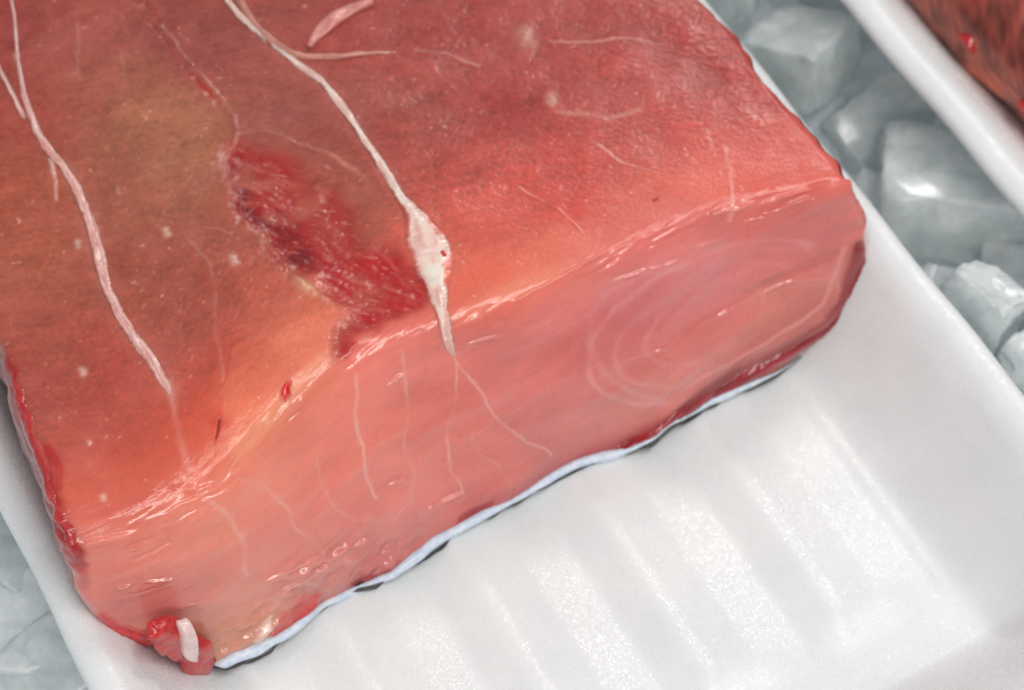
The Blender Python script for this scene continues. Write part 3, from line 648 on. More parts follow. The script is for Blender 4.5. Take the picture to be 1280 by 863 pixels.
   (0.13448, 0.02778, 0.00072), (0.1347, 0.02575, 0.00072), (0.13535, 0.02391, 0.00072), (0.13643, 0.02207, 0.00072), (0.13817, 0.0206, 0.00072), (0.14012, 0.0195, 0.00072),
   (0.14273, 0.01876, 0.00072), (0.14576, 0.01839, 0.00072), (0.1488, 0.01839, 0.00072), (0.15205, 0.01858, 0.00072), (0.15509, 0.01931, 0.00072), (0.15813, 0.02023, 0.00072),
   (0.16073, 0.02152, 0.00072), (0.16311, 0.02318, 0.00072), (0.16463, 0.02502, 0.00072), (0.1655, 0.02704, 0.00072), (0.16593, 0.02925, 0.00072), (0.16572, 0.03145, 0.00072),
   (0.16507, 0.03366, 0.00072)],
  (226, 158, 156), 0.24, 0.0, 1.2),
 ([(0.03275, -0.0263, 0.0008), (0.03254, -0.02011, 0.0008), (0.03102, -0.01212, 0.0008), (0.02993, -0.00361, 0.0008)], (222, 160, 146), 0.45, 0.0001, 1.0),
 ([(0.03384, -0.0892, 0.00224), (0.03297, -0.0758, 0.00224), (0.0295, -0.06136, 0.00224), (0.02841, -0.0477, 0.00224), (0.03167, -0.03377, 0.00224), (0.03275, -0.02423, 0.00224)], (206, 132, 116),
  0.35, 0.0, 1.0),
 ([(0.09327, -0.10287, 0.00176), (0.09869, -0.08379, 0.00176), (0.10021, -0.06471, 0.00176), (0.09956, -0.04202, 0.00176)], (200, 126, 116), 0.35, 0.0, 1.0),
 ([(0.04685, 0.04507, 0.0008), (0.03969, 0.04268, 0.0008), (0.0308, 0.04286, 0.0008), (0.02343, 0.04507, 0.0008)], (222, 160, 150), 0.3, 0.0006, 1.0)]
for pts, rgb, alpha, relief, soft in STROKES:
    m = stroke(pts, soft)
    paint(m * alpha * BREAK, rgb); Hd += relief * m * BR2
POLYS = [([(0.19478, 0.02667), (0.19413, 0.03808), (0.19348, 0.04727), (0.19305, 0.05242), (0.18676, 0.05298), (0.17288, 0.055), (0.15899, 0.055), (0.14381, 0.055), (0.13557, 0.055), (0.1206, 0.055),
   (0.12993, 0.055), (0.13752, 0.05371), (0.14555, 0.05261), (0.15943, 0.05224), (0.17179, 0.04985), (0.18155, 0.04562), (0.18632, 0.04084), (0.18654, 0.03274), (0.19066, 0.0252)],
  (158, 36, 42), 0.88, 0.0003, 0.0005),
 ([(0.1206, 0.055), (0.13557, 0.055), (0.14468, 0.055), (0.15878, 0.055), (0.14641, 0.05095), (0.13123, 0.05095), (0.11301, 0.05132), (0.09219, 0.05095), (0.07353, 0.0539), (0.08373, 0.055),
   (0.10498, 0.05408)],
  (168, 72, 74), 0.6, 0, 0.0016),
 ([(0.18589, 0.04084), (0.17743, 0.0436), (0.16225, 0.04635), (0.15227, 0.04746), (0.14468, 0.04819), (0.16181, 0.04507), (0.17179, 0.04028), (0.1757, 0.03164), (0.18329, 0.03109)], (178, 82, 78),
  0.5, 0, 0.0012),
 ([(0.13188, 0.00717), (0.14359, 0.00865), (0.15834, 0.01435), (0.16073, 0.02336), (0.15487, 0.02851), (0.14121, 0.02226), (0.13058, 0.01508)], (210, 125, 130), 0.35, 0, 0.002),
 ([(0.12949, 0.00386), (0.14207, 0.00331), (0.16095, 0.00773), (0.15834, 0.01435), (0.13925, 0.00883), (0.12841, 0.0103)], (222, 140, 138), 0.3, 0, 0.0016),
 ([(0.00108, 0.055), (0.00586, 0.04635), (0.01323, 0.04268), (0.02191, 0.04543), (0.02343, 0.04967), (0.01714, 0.05463), (0.00846, 0.055)], (188, 128, 98), 0.55, 0.0004, 0.0012),
 ([(0.01453, 0.05298), (0.01822, 0.04801), (0.02191, 0.04543), (0.01952, 0.05316), (0.0167, 0.055)], (224, 196, 180), 0.7, 0.0006, 0.0005),
 ([(0.01887, 0.055), (0.02278, 0.04893), (0.03123, 0.04838), (0.03644, 0.05242), (0.03449, 0.055), (0.02603, 0.055)], (190, 50, 54), 0.6, 0.0006, 0.0007),
 ([(0.03275, 0.04304), (0.03275, 0.03624), (0.03774, 0.0355), (0.0475, 0.04396), (0.05162, 0.04893), (0.04165, 0.05114), (0.03362, 0.05059)], (196, 125, 118), 0.45, 0.0006, 0.0012),
 ([(0.0475, 0.0504), (0.05531, 0.05261), (0.05791, 0.055), (0.05076, 0.05463)], (158, 40, 46), 0.75, 0, 0.0004),
 ([(0.07679, 0.05151), (0.08286, 0.05242), (0.08655, 0.05445), (0.08177, 0.05482)], (160, 36, 42), 0.75, 0, 0.0003),
 ([(0.00043, -0.05027), (0.00282, -0.04254), (0.00217, -0.02965), (0.00217, -0.01959), (0.0013, -0.01031), (0.0026, 0.00055), (0.00325, 0.00699), (0.00065, 0.01508), (0.0, 0.00736), (0.0, -0.00825),
   (0.0, -0.01779), (0.0, -0.0312), (0.0, -0.04228)],
  (160, 28, 30), 0.85, 0.0, 0.0006),
 ([(0.00412, -0.02475), (0.00586, -0.0214), (0.00499, -0.01521), (0.00239, -0.01392)], (168, 30, 30), 0.6, 0, 0.0006),
 ([(0.00087, 0.00773), (0.00325, 0.00589), (0.00282, 0.01398), (0.0, 0.02171)], (178, 45, 46), 0.6, 0, 0.0006),
 ([(0.00022, 0.02888), (0.00325, 0.02575), (0.00369, 0.03256), (0.00564, 0.03992), (0.00065, 0.04599), (0.00108, 0.03697), (0.00087, 0.03054)], (184, 34, 42), 0.85, 0.0006, 0.0004),
 ([(0.06919, -0.00412), (0.07266, -0.00541), (0.0757, -0.00155), (0.0718, 0.00074)], (186, 34, 36), 0.8, 0, 0.0005),
 ([(0.04186, 0.0), (0.05249, -0.00438), (0.06659, -0.0067), (0.07223, -0.00412), (0.06919, -0.00129), (0.05813, -0.00129), (0.04837, 0.00018), (0.03818, 0.00276)], (236, 150, 118), 0.35, 0, 0.0015),
 ([(0.10065, 0.00184), (0.09609, -0.00103), (0.11301, -0.0049), (0.13231, -0.00155), (0.12385, -0.00103), (0.11149, -0.00052)], (234, 150, 122), 0.4, 0, 0.0012)]
for pts, rgb, alpha, relief, soft in POLYS:
    m = polygon(pts, soft)
    paint(m * alpha, rgb); Hd += relief * m
STROKES_B = [([(0.17548, 0.03697, 0.00416), (0.16789, 0.04323, 0.00384), (0.154, 0.04507, 0.00256)], (184, 92, 86), 0.45, 0, 1.4),
 ([(0.19261, 0.0252, 0.00224), (0.18914, 0.03329, 0.00304), (0.18828, 0.04047, 0.00336), (0.18546, 0.04617, 0.00368), (0.17721, 0.04875, 0.004), (0.16919, 0.05095, 0.00416),
   (0.15921, 0.05206, 0.00416), (0.15032, 0.05279, 0.004), (0.14511, 0.05445, 0.00352), (0.13752, 0.05482, 0.00288), (0.12819, 0.05482, 0.0016)],
  (128, 8, 20), 0.98, 0.0003, 0.8),
 ([(0.00152, -0.04692, 0.00112), (0.0013, -0.03919, 0.0016), (0.00108, -0.02836, 0.00128), (0.00108, -0.01727, 0.00144), (0.0013, -0.0067, 0.00192), (0.00195, 0.00221, 0.0016),
   (0.00195, 0.01048, 0.00144)],
  (160, 24, 28), 0.8, 0.0002, 1.0),
 ([(0.00456, -0.02191, 0.0008), (0.00456, -0.01547, 0.00096), (0.00325, -0.01134, 0.00064)], (170, 32, 32), 0.6, 0, 1.0),
 ([(0.04186, 0.0, 0.00224), (0.05293, -0.00258, 0.00224), (0.06594, -0.00464, 0.0016)], (240, 158, 126), 0.35, 0, 1.4),
 ([(0.18828, 0.02391, 0.00064), (0.1835, 0.03201, 0.00064), (0.18133, 0.03697, 0.00064), (0.17656, 0.0412, 0.00064), (0.16789, 0.04323, 0.00064), (0.15704, 0.04452, 0.00056),
   (0.14403, 0.04507, 0.00056)],
  (214, 140, 134), 0.6, 0.0001, 1.0),
 ([(0.12884, 0.055, 0.00192), (0.12038, 0.055, 0.0016), (0.10845, 0.055, 0.0016), (0.09479, 0.055, 0.00128)], (170, 66, 70), 0.6, 0, 1.0),
 ([(0.18524, 0.02465, 0.00144), (0.17353, 0.0263, 0.00128), (0.16225, 0.02575, 0.0008)], (176, 80, 80), 0.35, -0.0002, 1.0),
 ([(0.0462, 0.05316, 0.00128), (0.05184, 0.05408, 0.00192), (0.05857, 0.055, 0.00128)], (150, 34, 42), 0.8, -0.0002, 1.0),
 ([(0.07722, 0.05316, 0.00096), (0.08134, 0.05371, 0.00144), (0.08763, 0.05445, 0.00096)], (156, 34, 42), 0.8, -0.0002, 1.0),
 ([(0.02082, 0.055, 0.00112), (0.0269, 0.055, 0.00128), (0.03362, 0.05445, 0.00096)], (186, 52, 56), 0.75, 0.0005, 1.0),
 ([(0.01497, 0.055, 0.00096), (0.01844, 0.0504, 0.0008), (0.02212, 0.04709, 0.00048)], (228, 190, 172), 0.5, 0.0003, 1.0),
 ([(0.00065, 0.0298, 0.0008), (0.00108, 0.03495, 0.00112), (0.0026, 0.04194, 0.00096)], (184, 34, 42), 0.85, 0.0004, 1.0)]
for pts, rgb, alpha, relief, soft in STROKES_B:
    m = stroke(pts, soft, 0.8)
    paint(np.clip(m * 1.5, 0, 1) * alpha, rgb); Hd += relief * m
GL = polygon([(0.00108, 0.055), (0.01171, 0.04415), (0.02625, 0.04084), (0.03861, 0.0344), (0.05032, 0.04065), (0.06269, 0.05095), (0.06963, 0.0539), (0.05314, 0.05463), (0.03362, 0.055), (0.01562, 0.055)], 0.0020, 1.5); Hd += GL * (0.00045 * noise2(0.0035, 0.0020, -0.5) + 0.0002 * noise2(0.0016, 0.0009, -0.5))
# pale milky clouds in the clear front flesh
cl = np.clip(noise2(0.014, 0.009, -0.4) * 0.7 + 0.2, 0, 1.6) * FRONT; paint(np.clip(cl * 0.10, 0, 0.2), (236, 168, 158))
# torn dark muscle in the hollow beside the gristle
stain = polygon([(0.07136, -0.07528), (0.07462, -0.07554), (0.07852, -0.07116), (0.08242, -0.066), (0.08459, -0.06033), (0.08524, -0.05363), (0.08655, -0.04847), (0.0872, -0.04331), (0.08676, -0.03584),
 (0.08872, -0.02888), (0.09414, -0.02759), (0.09566, -0.02191), (0.0937, -0.01263), (0.08937, -0.00541), (0.08394, -0.00309), (0.07765, -0.00155), (0.07136, -0.00129), (0.06984, -0.00335),
 (0.07462, -0.00825), (0.07505, -0.01547), (0.07397, -0.02217), (0.07288, -0.02862), (0.07071, -0.03584), (0.06854, -0.0446), (0.06833, -0.05105), (0.06572, -0.05388), (0.06616, -0.05827),
 (0.06854, -0.06652)], 0.0042, 2.0); paint(stain * 0.45, (176, 52, 46), 1.1)
cav = polygon([(0.07136, -0.07528), (0.07462, -0.07554), (0.07852, -0.07116), (0.08242, -0.066), (0.08459, -0.06033), (0.08524, -0.05363), (0.08655, -0.04847), (0.0872, -0.04331), (0.08676, -0.03584),
 (0.08872, -0.02888), (0.09414, -0.02759), (0.09566, -0.02191), (0.0937, -0.01263), (0.08937, -0.00541), (0.08394, -0.00309), (0.07765, -0.00155), (0.07136, -0.00129), (0.06984, -0.00335),
 (0.07462, -0.00825), (0.07505, -0.01547), (0.07397, -0.02217), (0.07288, -0.02862), (0.07071, -0.03584), (0.06854, -0.0446), (0.06833, -0.05105), (0.06572, -0.05388), (0.06616, -0.05827),
 (0.06854, -0.06652)], 0.0013, 3.0)
cf = noise2(0.0022, 0.0006, 1.05); cm = noise2(0.0024, 0.0018); cs = noise2(0.0006, 0.0005)
paint(cav * np.clip(0.90 + 0.12 * cm, 0.5, 1), (164, 30, 32), 1.2)
dk = polygon([(0.07115, -0.07322), (0.07527, -0.0709), (0.07462, -0.06394), (0.07028, -0.05698), (0.07136, -0.05285), (0.07722, -0.05388), (0.07787, -0.04641), (0.07765, -0.03816), (0.07418, -0.03068),
 (0.07223, -0.03455), (0.06941, -0.04383), (0.06833, -0.05105), (0.06572, -0.05388), (0.06616, -0.05827), (0.06854, -0.06652)], 0.0012, 2.2); paint(dk * np.clip(0.6 + 0.22 * cm, 0.1, 0.9), (112, 18, 22), 1.2)
br = polygon([(0.07961, -0.02862), (0.08546, -0.03068), (0.09414, -0.02759), (0.09566, -0.02191), (0.0937, -0.01263), (0.08937, -0.00541), (0.08394, -0.00309), (0.07765, -0.00155), (0.07136, -0.00129),
 (0.06984, -0.00335), (0.07462, -0.00825), (0.07505, -0.01547), (0.07635, -0.02501)], 0.0012, 2.0); paint(br * np.clip(0.55 + 0.3 * cm, 0.1, 1), (178, 34, 34), 1.15)
fb = polygon([(0.07917, -0.06677), (0.08329, -0.06187), (0.08416, -0.05285), (0.08633, -0.04434), (0.0859, -0.0348), (0.08373, -0.03171), (0.07961, -0.03145), (0.07939, -0.0397), (0.07939, -0.04976),
 (0.077, -0.05543), (0.0731, -0.05646), (0.07266, -0.05955), (0.07657, -0.06136)], 0.0016, 2.0); paint(fb * np.clip(0.62 + 0.25 * cf + 0.15 * cm, 0, 0.95), (168, 70, 58), 1.15)
paint(cav * np.clip((cf - 0.9) * 0.5, 0, 0.5), (190, 92, 80)); tn = np.clip((noise2(0.0042, 0.0030, 1.0) - 0.35) * 0.8, 0, 0.65); paint(cav * (1 - 0.6 * br) * tn, (176, 98, 80)); cw = noise2(0.0012, 0.0003, 0.8); paint(cav * np.clip((cw - 1.3) * 0.6, 0, 0.55), (206, 130, 112))
Hd += cav * (-0.0011 + 0.00008 * cf + 0.00010 * cm + 0.00004 * cs)
wet = np.clip(FRONT * 1.0 + 0.05 * cav, 0, 1)
wet = np.clip(wet + 0.12 * blot2 * topness + 0.10 * topness, 0, 1)

Pd = P0.copy()
dA = np.gradient(P0, axis=1); dB = np.gradient(P0, axis=0)
NN = np.cross(dB, dA); NN /= np.linalg.norm(NN, axis=2, keepdims=True) + 1e-12
if NN[100, 400, 2] < 0: NN = -NN
edge = np.clip(A2 / 0.002, 0, 1) * np.clip((AW - A2) / 0.002, 0, 1)
Pd = P0 + NN * (Hd * edge)[..., None]
# ragged side edges
rag = noise2(0.0022, 0.0022) * 0.0006 + noise2(0.006, 0.006) * 0.0008
Pd[..., 0] += rag * (np.exp(-A2 / 0.004) * 0.4 + np.exp(-(AW - A2) / 0.003) * 0.55)

def at(a, b, lift=0.0):
    fa = np.clip(np.asarray(a) / DA, 0, NA - 1.001); fb = np.interp(b, GB, np.arange(NR)); fb = np.clip(fb, 0, NR - 1.001)
    i, j = int(fb), int(fa); u, v = fb - i, fa - j
    q = (Pd[i, j] * (1 - v) + Pd[i, j + 1] * v) * (1 - u) + (Pd[i + 1, j] * (1 - v) + Pd[i + 1, j + 1] * v) * u
    return q + NN[i, j] * lift, NN[i, j]

# sides, back and underside close the block
def side_strip(col, prof, sign):
    n = 40
    base = Pd[:NT_ + 1, col]; tt = np.linspace(0, 1, n)
    V = np.zeros((NT_ + 1, n, 3))
    fc = np.stack([np.interp(tt, np.linspace(0, 1, NF_), Pd[NT_:, col, k]) for k in range(3)], 1) - Pd[NT_, col]
    fade = np.exp(GB[:NT_ + 1] / 0.012)[:, None]
    V[..., 0] = base[:, :1] + fc[None, :, 0]
    V[..., 1] = base[:, 1:2] + fc[None, :, 1] * fade
    V[..., 2] = base[:, 2:3] + fc[None, :, 2]
    return V
sl = side_strip(0, XLT, -1); sr = side_strip(NA - 1, XRT, 1)
nz = rng.standard_normal(sl.shape[:2]); 
sl[..., 0] += 0.0003 * np.sin(sl[..., 1] * 190 + sl[..., 2] * 120) * np.linspace(0, 1, 40)[None, :] * (1 - np.exp(GB[:NT_ + 1] / 0.004))[:, None]
fish = bpy.data.objects.new("fish_block", None); COL.objects.link(fish)
fish.empty_display_size = 0.05
tag(fish, "large raw block of pink fish with white gristle, filling the near foam tray", "fish block", "cut blocks of fish")
Vs = [Pd.reshape(-1, 3)]; Fs = [grid_faces(NR, NA, 0, True)]; Cs = [C.reshape(-1, 3)]; Ws = [wet.ravel()]
off = NR * NA
for V_, flip, c0 in ((sl, False, (160, 96, 94)), (sr, True, (150, 45, 48))):
    n = V_.shape[1]; Vs.append(V_.reshape(-1, 3)); Fs.append(grid_faces(NT_ + 1, n, off, flip))
    g = lin(c0)[None, :] * (1 + 0.12 * rng.standard_normal((V_.shape[0] * n, 1)).clip(-1.5, 1.5) * 0.4)
    Cs.append(g); Ws.append(np.full(V_.shape[0] * n, 0.3)); off += V_.shape[0] * n
bk = np.stack([np.stack([Pd[0, ::30], np.where([[0, 0, 1]], 0.0015, Pd[0, ::30])], 0)], 0)[0]
Vs.append(bk.reshape(-1, 3)); Fs.append(grid_faces(2, bk.shape[1], off)); Cs.append(np.tile(lin((180, 70, 66)), (bk.shape[0] * bk.shape[1], 1))); Ws.append(np.full(bk.shape[0] * bk.shape[1], 0.5)); off += bk.shape[0] * bk.shape[1]
un = np.stack([Pd[-1, ::30], np.stack([Pd[0, ::30, 0], Pd[0, ::30, 1], np.full(Pd[0, ::30].shape[0], 0.0015)], 1)], 0)
Vs.append(un.reshape(-1, 3)); Fs.append(grid_faces(2, un.shape[1], off)); Cs.append(np.tile(lin((200, 190, 190)), (un.shape[0] * un.shape[1], 1))); Ws.append(np.full(un.shape[0] * un.shape[1], 0.5))
flesh = mesh_obj("flesh", np.concatenate(Vs), np.concatenate(Fs), M_FLESH, fish, True,
                 {"tint": np.concatenate(Cs).clip(0.002, 0.95), "wet": np.concatenate(Ws)})

# ------------------------------------------------------------------ parts that stand proud of the flesh
def spline(pts, n):
    p = np.array(pts, float)
    d = np.concatenate([[0], np.cumsum(np.hypot(*np.diff(p[:, :2], axis=0).T))])
    t = np.linspace(0, d[-1], n)
    out = np.stack([np.interp(t, d, p[:, k]) for k in range(p.shape[1])], 1)
    k = np.exp(-np.linspace(-1.6, 1.6, 9) ** 2); k /= k.sum()
    for c in range(out.shape[1]):
        e = np.concatenate([2 * out[0, c] - out[4:0:-1, c], out[:, c], 2 * out[-1, c] - out[-2:-6:-1, c]])
        out[:, c] = np.convolve(e, k, 'valid')
    return out

def flesh_tint(a, b):
    i = int(np.clip(np.interp(b, GB, np.arange(NR)), 0, NR - 1)); j = int(np.clip(a / DA, 0, NA - 1))
    return C[i, j]

def smooth_noise(n, m, ln, lm):
    w = rng.standard_normal((n + 2 * ln, m + 2 * lm))
    for ax, L in ((0, ln), (1, lm)):
        w = np.apply_along_axis(lambda v: np.convolve(v, np.ones(2 * L + 1) / (2 * L + 1), 'same'), ax, w)
    w = w[ln:ln + n, lm:lm + m]
    return w / (w.std() + 1e-9)

def ribbon(name, pts, height, cols, parent=fish, sink=0.0003, lumps=0.25, nc=17, wob=0.15, label=None, wetness=0.55, melt=0.30, mat=M_FLESH):
    """flattened strand grown into the flesh: pts = (a, b, halfwidth); its borders melt into the flesh's own colour"""
    q = np.array(pts, float); L = np.hypot(*np.diff(q[:, :2], axis=0).T).sum()
    n = max(14, int(L / 0.00028))
    c = spline(pts, n)
    g = np.gradient(c[:, :2], axis=0); g /= np.linalg.norm(g, axis=1, keepdims=True) + 1e-9
    pn = np.stack([-g[:, 1], g[:, 0]], 1)
    k5 = smooth_noise(n, 2, 6, 1); k6 = smooth_noise(n, 2, 18, 1)
    fib = smooth_noise(n, nc, 9, 1); lum = smooth_noise(n, nc, 3, 2); patch = smooth_noise(n, nc, 12, 4)
    wl = 1 + wob * (0.6 * k5[:, 0] + 0.6 * k6[:, 0]); wr = 1 + wob * (0.6 * k5[:, 1] + 0.6 * k6[:, 1])
    V = np.zeros((n, nc, 3)); T = np.zeros((n, nc, 3))
    c0, c1 = lin(cols[0]) * 1.15, lin(cols[1]) * 1.15
    for i in range(n):
        tl = min(34.0, n * 0.25); tap = min(1.0, (i + 0.4) / tl, (n - 1 - i + 0.4) / tl)
        for k in range(nc):
            u = -1.25 + 2.5 * k / (nc - 1)
            w = max(c[i, 2], 0.0001) * (wl[i] if u < 0 else wr[i])
            a = c[i, 0] + pn[i, 0] * u * w; b = c[i, 1] + pn[i, 1] * u * w
            dome = max(0.0, 1 - (u / 1.25) ** 2) ** 0.7
            hgt = height * tap * min(1.0, c[i, 2] / 0.0009) * dome * (1 + lumps * (0.5 * lum[i, k] + 0.35 * fib[i, k])) - sink * (1 - dome) - 0.00006 - sink * (1 - tap)
            V[i, k], _ = at(a, b, hgt)
            m = np.clip((abs(u) - (0.95 - melt) + 0.14 * patch[i, k] * melt / 0.3) / (0.30 + melt * 0.5), 0, 1)
            m = max(m * m * (3 - 2 * m), 1 - tap)
            f = np.clip(0.5 + 0.28 * fib[i, k] + 0.2 * patch[i, k], 0, 1)
            T[i, k] = (c0 * (1 - f) + c1 * f) * (1 - m) + flesh_tint(a, b) * m
    o = mesh_obj(name, V.reshape(-1, 3), grid_faces(n, nc), mat, parent, True, {"tint": T.reshape(-1, 3).clip(0.003, 0.92), "wet": np.full(n * nc, wetness)})
    if label: o["label"] = label
    return o

RIBBONS = [('tendon', 'tendon', 0.0007, 0.0003, 0.2, 0.07, 'long white tendon swelling into a gristle knot at the ridge',
  [(0.08741, -0.13458, 0.0008), (0.09002, -0.11937, 0.0008), (0.0911, -0.11189, 0.00096), (0.09327, -0.10287, 0.00088), (0.09566, -0.09281, 0.00096), (0.09869, -0.08379, 0.00104),
   (0.09978, -0.07477, 0.00104), (0.10021, -0.06471, 0.00096), (0.09978, -0.05337, 0.00104), (0.09956, -0.04202, 0.00128), (0.10021, -0.03712, 0.00208), (0.10043, -0.03352, 0.00288),
   (0.10043, -0.02862, 0.00384), (0.10021, -0.0232, 0.00448), (0.09891, -0.01727, 0.00384), (0.09696, -0.01031, 0.0024), (0.09544, -0.00412, 0.0016), (0.09479, 0.00018, 0.0012),
   (0.0937, 0.00441, 0.00112), (0.09305, 0.0092, 0.00096), (0.09262, 0.01214, 0.00048)]),
 ('tendon', 'septum', 0.0009, 0.0004, 0.2, 0.1, 'beige tendon branching off to the right',
  [(0.0911, -0.1302, 0.00096), (0.09305, -0.1173, 0.00096), (0.09305, -0.10802, 0.00128), (0.09414, -0.10029, 0.00128), (0.09587, -0.09539, 0.00128), (0.09934, -0.09178, 0.00112),
   (0.1052, -0.08843, 0.00096), (0.11431, -0.08482, 0.00064), (0.12342, -0.0807, 0.0004)]),
 ('tendon', 'pink', 0.0006, 0.0003, 0.3, 0.12, 'pinkish white tendon across the left half',
  [(0.04577, -0.1534, 0.0004), (0.04143, -0.13819, 0.00048), (0.03709, -0.12659, 0.00064), (0.03384, -0.11473, 0.0008), (0.0321, -0.10338, 0.00096), (0.03254, -0.09539, 0.00112),
   (0.0334, -0.09075, 0.00112), (0.03362, -0.0843, 0.00112), (0.03297, -0.07683, 0.0012), (0.03189, -0.07013, 0.00136), (0.02993, -0.06239, 0.00152), (0.02841, -0.05466, 0.00136),
   (0.02841, -0.0477, 0.00128), (0.02993, -0.04022, 0.00128), (0.03167, -0.03377, 0.00128), (0.03275, -0.0263, 0.00112), (0.03275, -0.01985, 0.00072)]),
 ('tendon', 'pink', 0.0006, 0.0003, 0.2, 0.1, 'thin strand joining the left tendon',
  [(0.0321, -0.13767, 0.00064), (0.03167, -0.12659, 0.00064), (0.03167, -0.11988, 0.00064), (0.03102, -0.1106, 0.00072), (0.03123, -0.1039, 0.00072)]),
 ('red_trim', 'red', 0.0004, 0.0005, 0.25, 0.3, 'ragged red muscle along the left edge',
  [(0.00087, -0.04744, 0.00144), (0.00195, -0.03867, 0.0016), (0.00152, -0.02784, 0.00144), (0.00152, -0.01805, 0.0016), (0.0013, -0.00902, 0.00176), (0.00195, 0.00055, 0.0016),
   (0.00195, 0.00699, 0.00128), (0.0013, 0.01435, 0.00096)]),
 ('red_trim', 'red', 0.0014, 0.0004, 0.35, 0.15, 'torn red muscle low on the near left corner',
  [(0.00043, 0.02906, 0.0008), (0.00087, 0.03145, 0.00128), (0.00174, 0.03477, 0.00128), (0.00022, 0.04084, 0.00128), (0.0026, 0.04194, 0.00096)]),
 ('red_muscle', 'dark', 0.0007, 0.0003, 0.2, 0.12, 'dark red crescent of muscle along the lower right rim of the cut face',
  [(0.19478, 0.02686, 0.0008), (0.19283, 0.0298, 0.00144), (0.19131, 0.03679, 0.00192), (0.1911, 0.0436, 0.00208), (0.18849, 0.04838, 0.00224), (0.18025, 0.05059, 0.00256),
   (0.17288, 0.05279, 0.00272), (0.16398, 0.05408, 0.00272), (0.15682, 0.055, 0.00256), (0.14685, 0.055, 0.0024), (0.13817, 0.055, 0.00192), (0.13123, 0.055, 0.00128), (0.12407, 0.055, 0.0008)]),
 ('membrane', 'knot', 0.0013, 0.0001, 0.1, 0.1, 'thin white membrane between the red layers',
  [(0.19261, 0.03054, 0.000256), (0.19153, 0.03753, 0.000288), (0.19088, 0.0436, 0.000288), (0.18979, 0.04764, 0.000192)]),
 ('blood_spot', 'blood', 0.0009, 0.0001, 0.0, 0.05, 'small red blood spot near the ridge',
  [(0.05835, -0.00438, 0.0008), (0.0564, -0.00464, 0.00112), (0.05553, -0.00335, 0.00128), (0.05596, -0.00077, 0.00096)]),
 ('blood_spot', 'blood', 0.0022, 0.0004, 0.0, 0.05, 'red spot on the gristle knot', [(0.10216, -0.02191, 0.00032), (0.10238, -0.02037, 0.00064), (0.10238, -0.01908, 0.0004)])]
MATS = dict(tendon=M_TENDON, pink=M_TENDON_PINK, knot=M_KNOT, septum=M_SEPTUM, red=M_RED, flap=M_FLAP, bone=M_BONE, blood=M_BLOOD, skin=M_SKIN)
TINTS = dict(tendon=((218, 170, 160), (244, 218, 206)), pink=((204, 142, 134), (232, 186, 178)), knot=((226, 180, 168), (252, 230, 218)),
             septum=((176, 112, 98), (206, 146, 130)), red=((164, 30, 34), (200, 62, 60)), dark=((122, 14, 26), (160, 34, 42)), blood=((204, 26, 32), (226, 58, 54)))
for nm, mt, hh, sink, lumps, wob, label, pts in RIBBONS:
    ribbon(nm, pts, hh, TINTS[mt], fish, sink, lumps, 17, wob, label, 0.8 if mt in ("red", "blood", "dark") else 0.5, 0.12 if mt in ("blood", "dark") else 0.40, M_DENSE if mt in ("red", "dark", "blood") else M_FLESH)

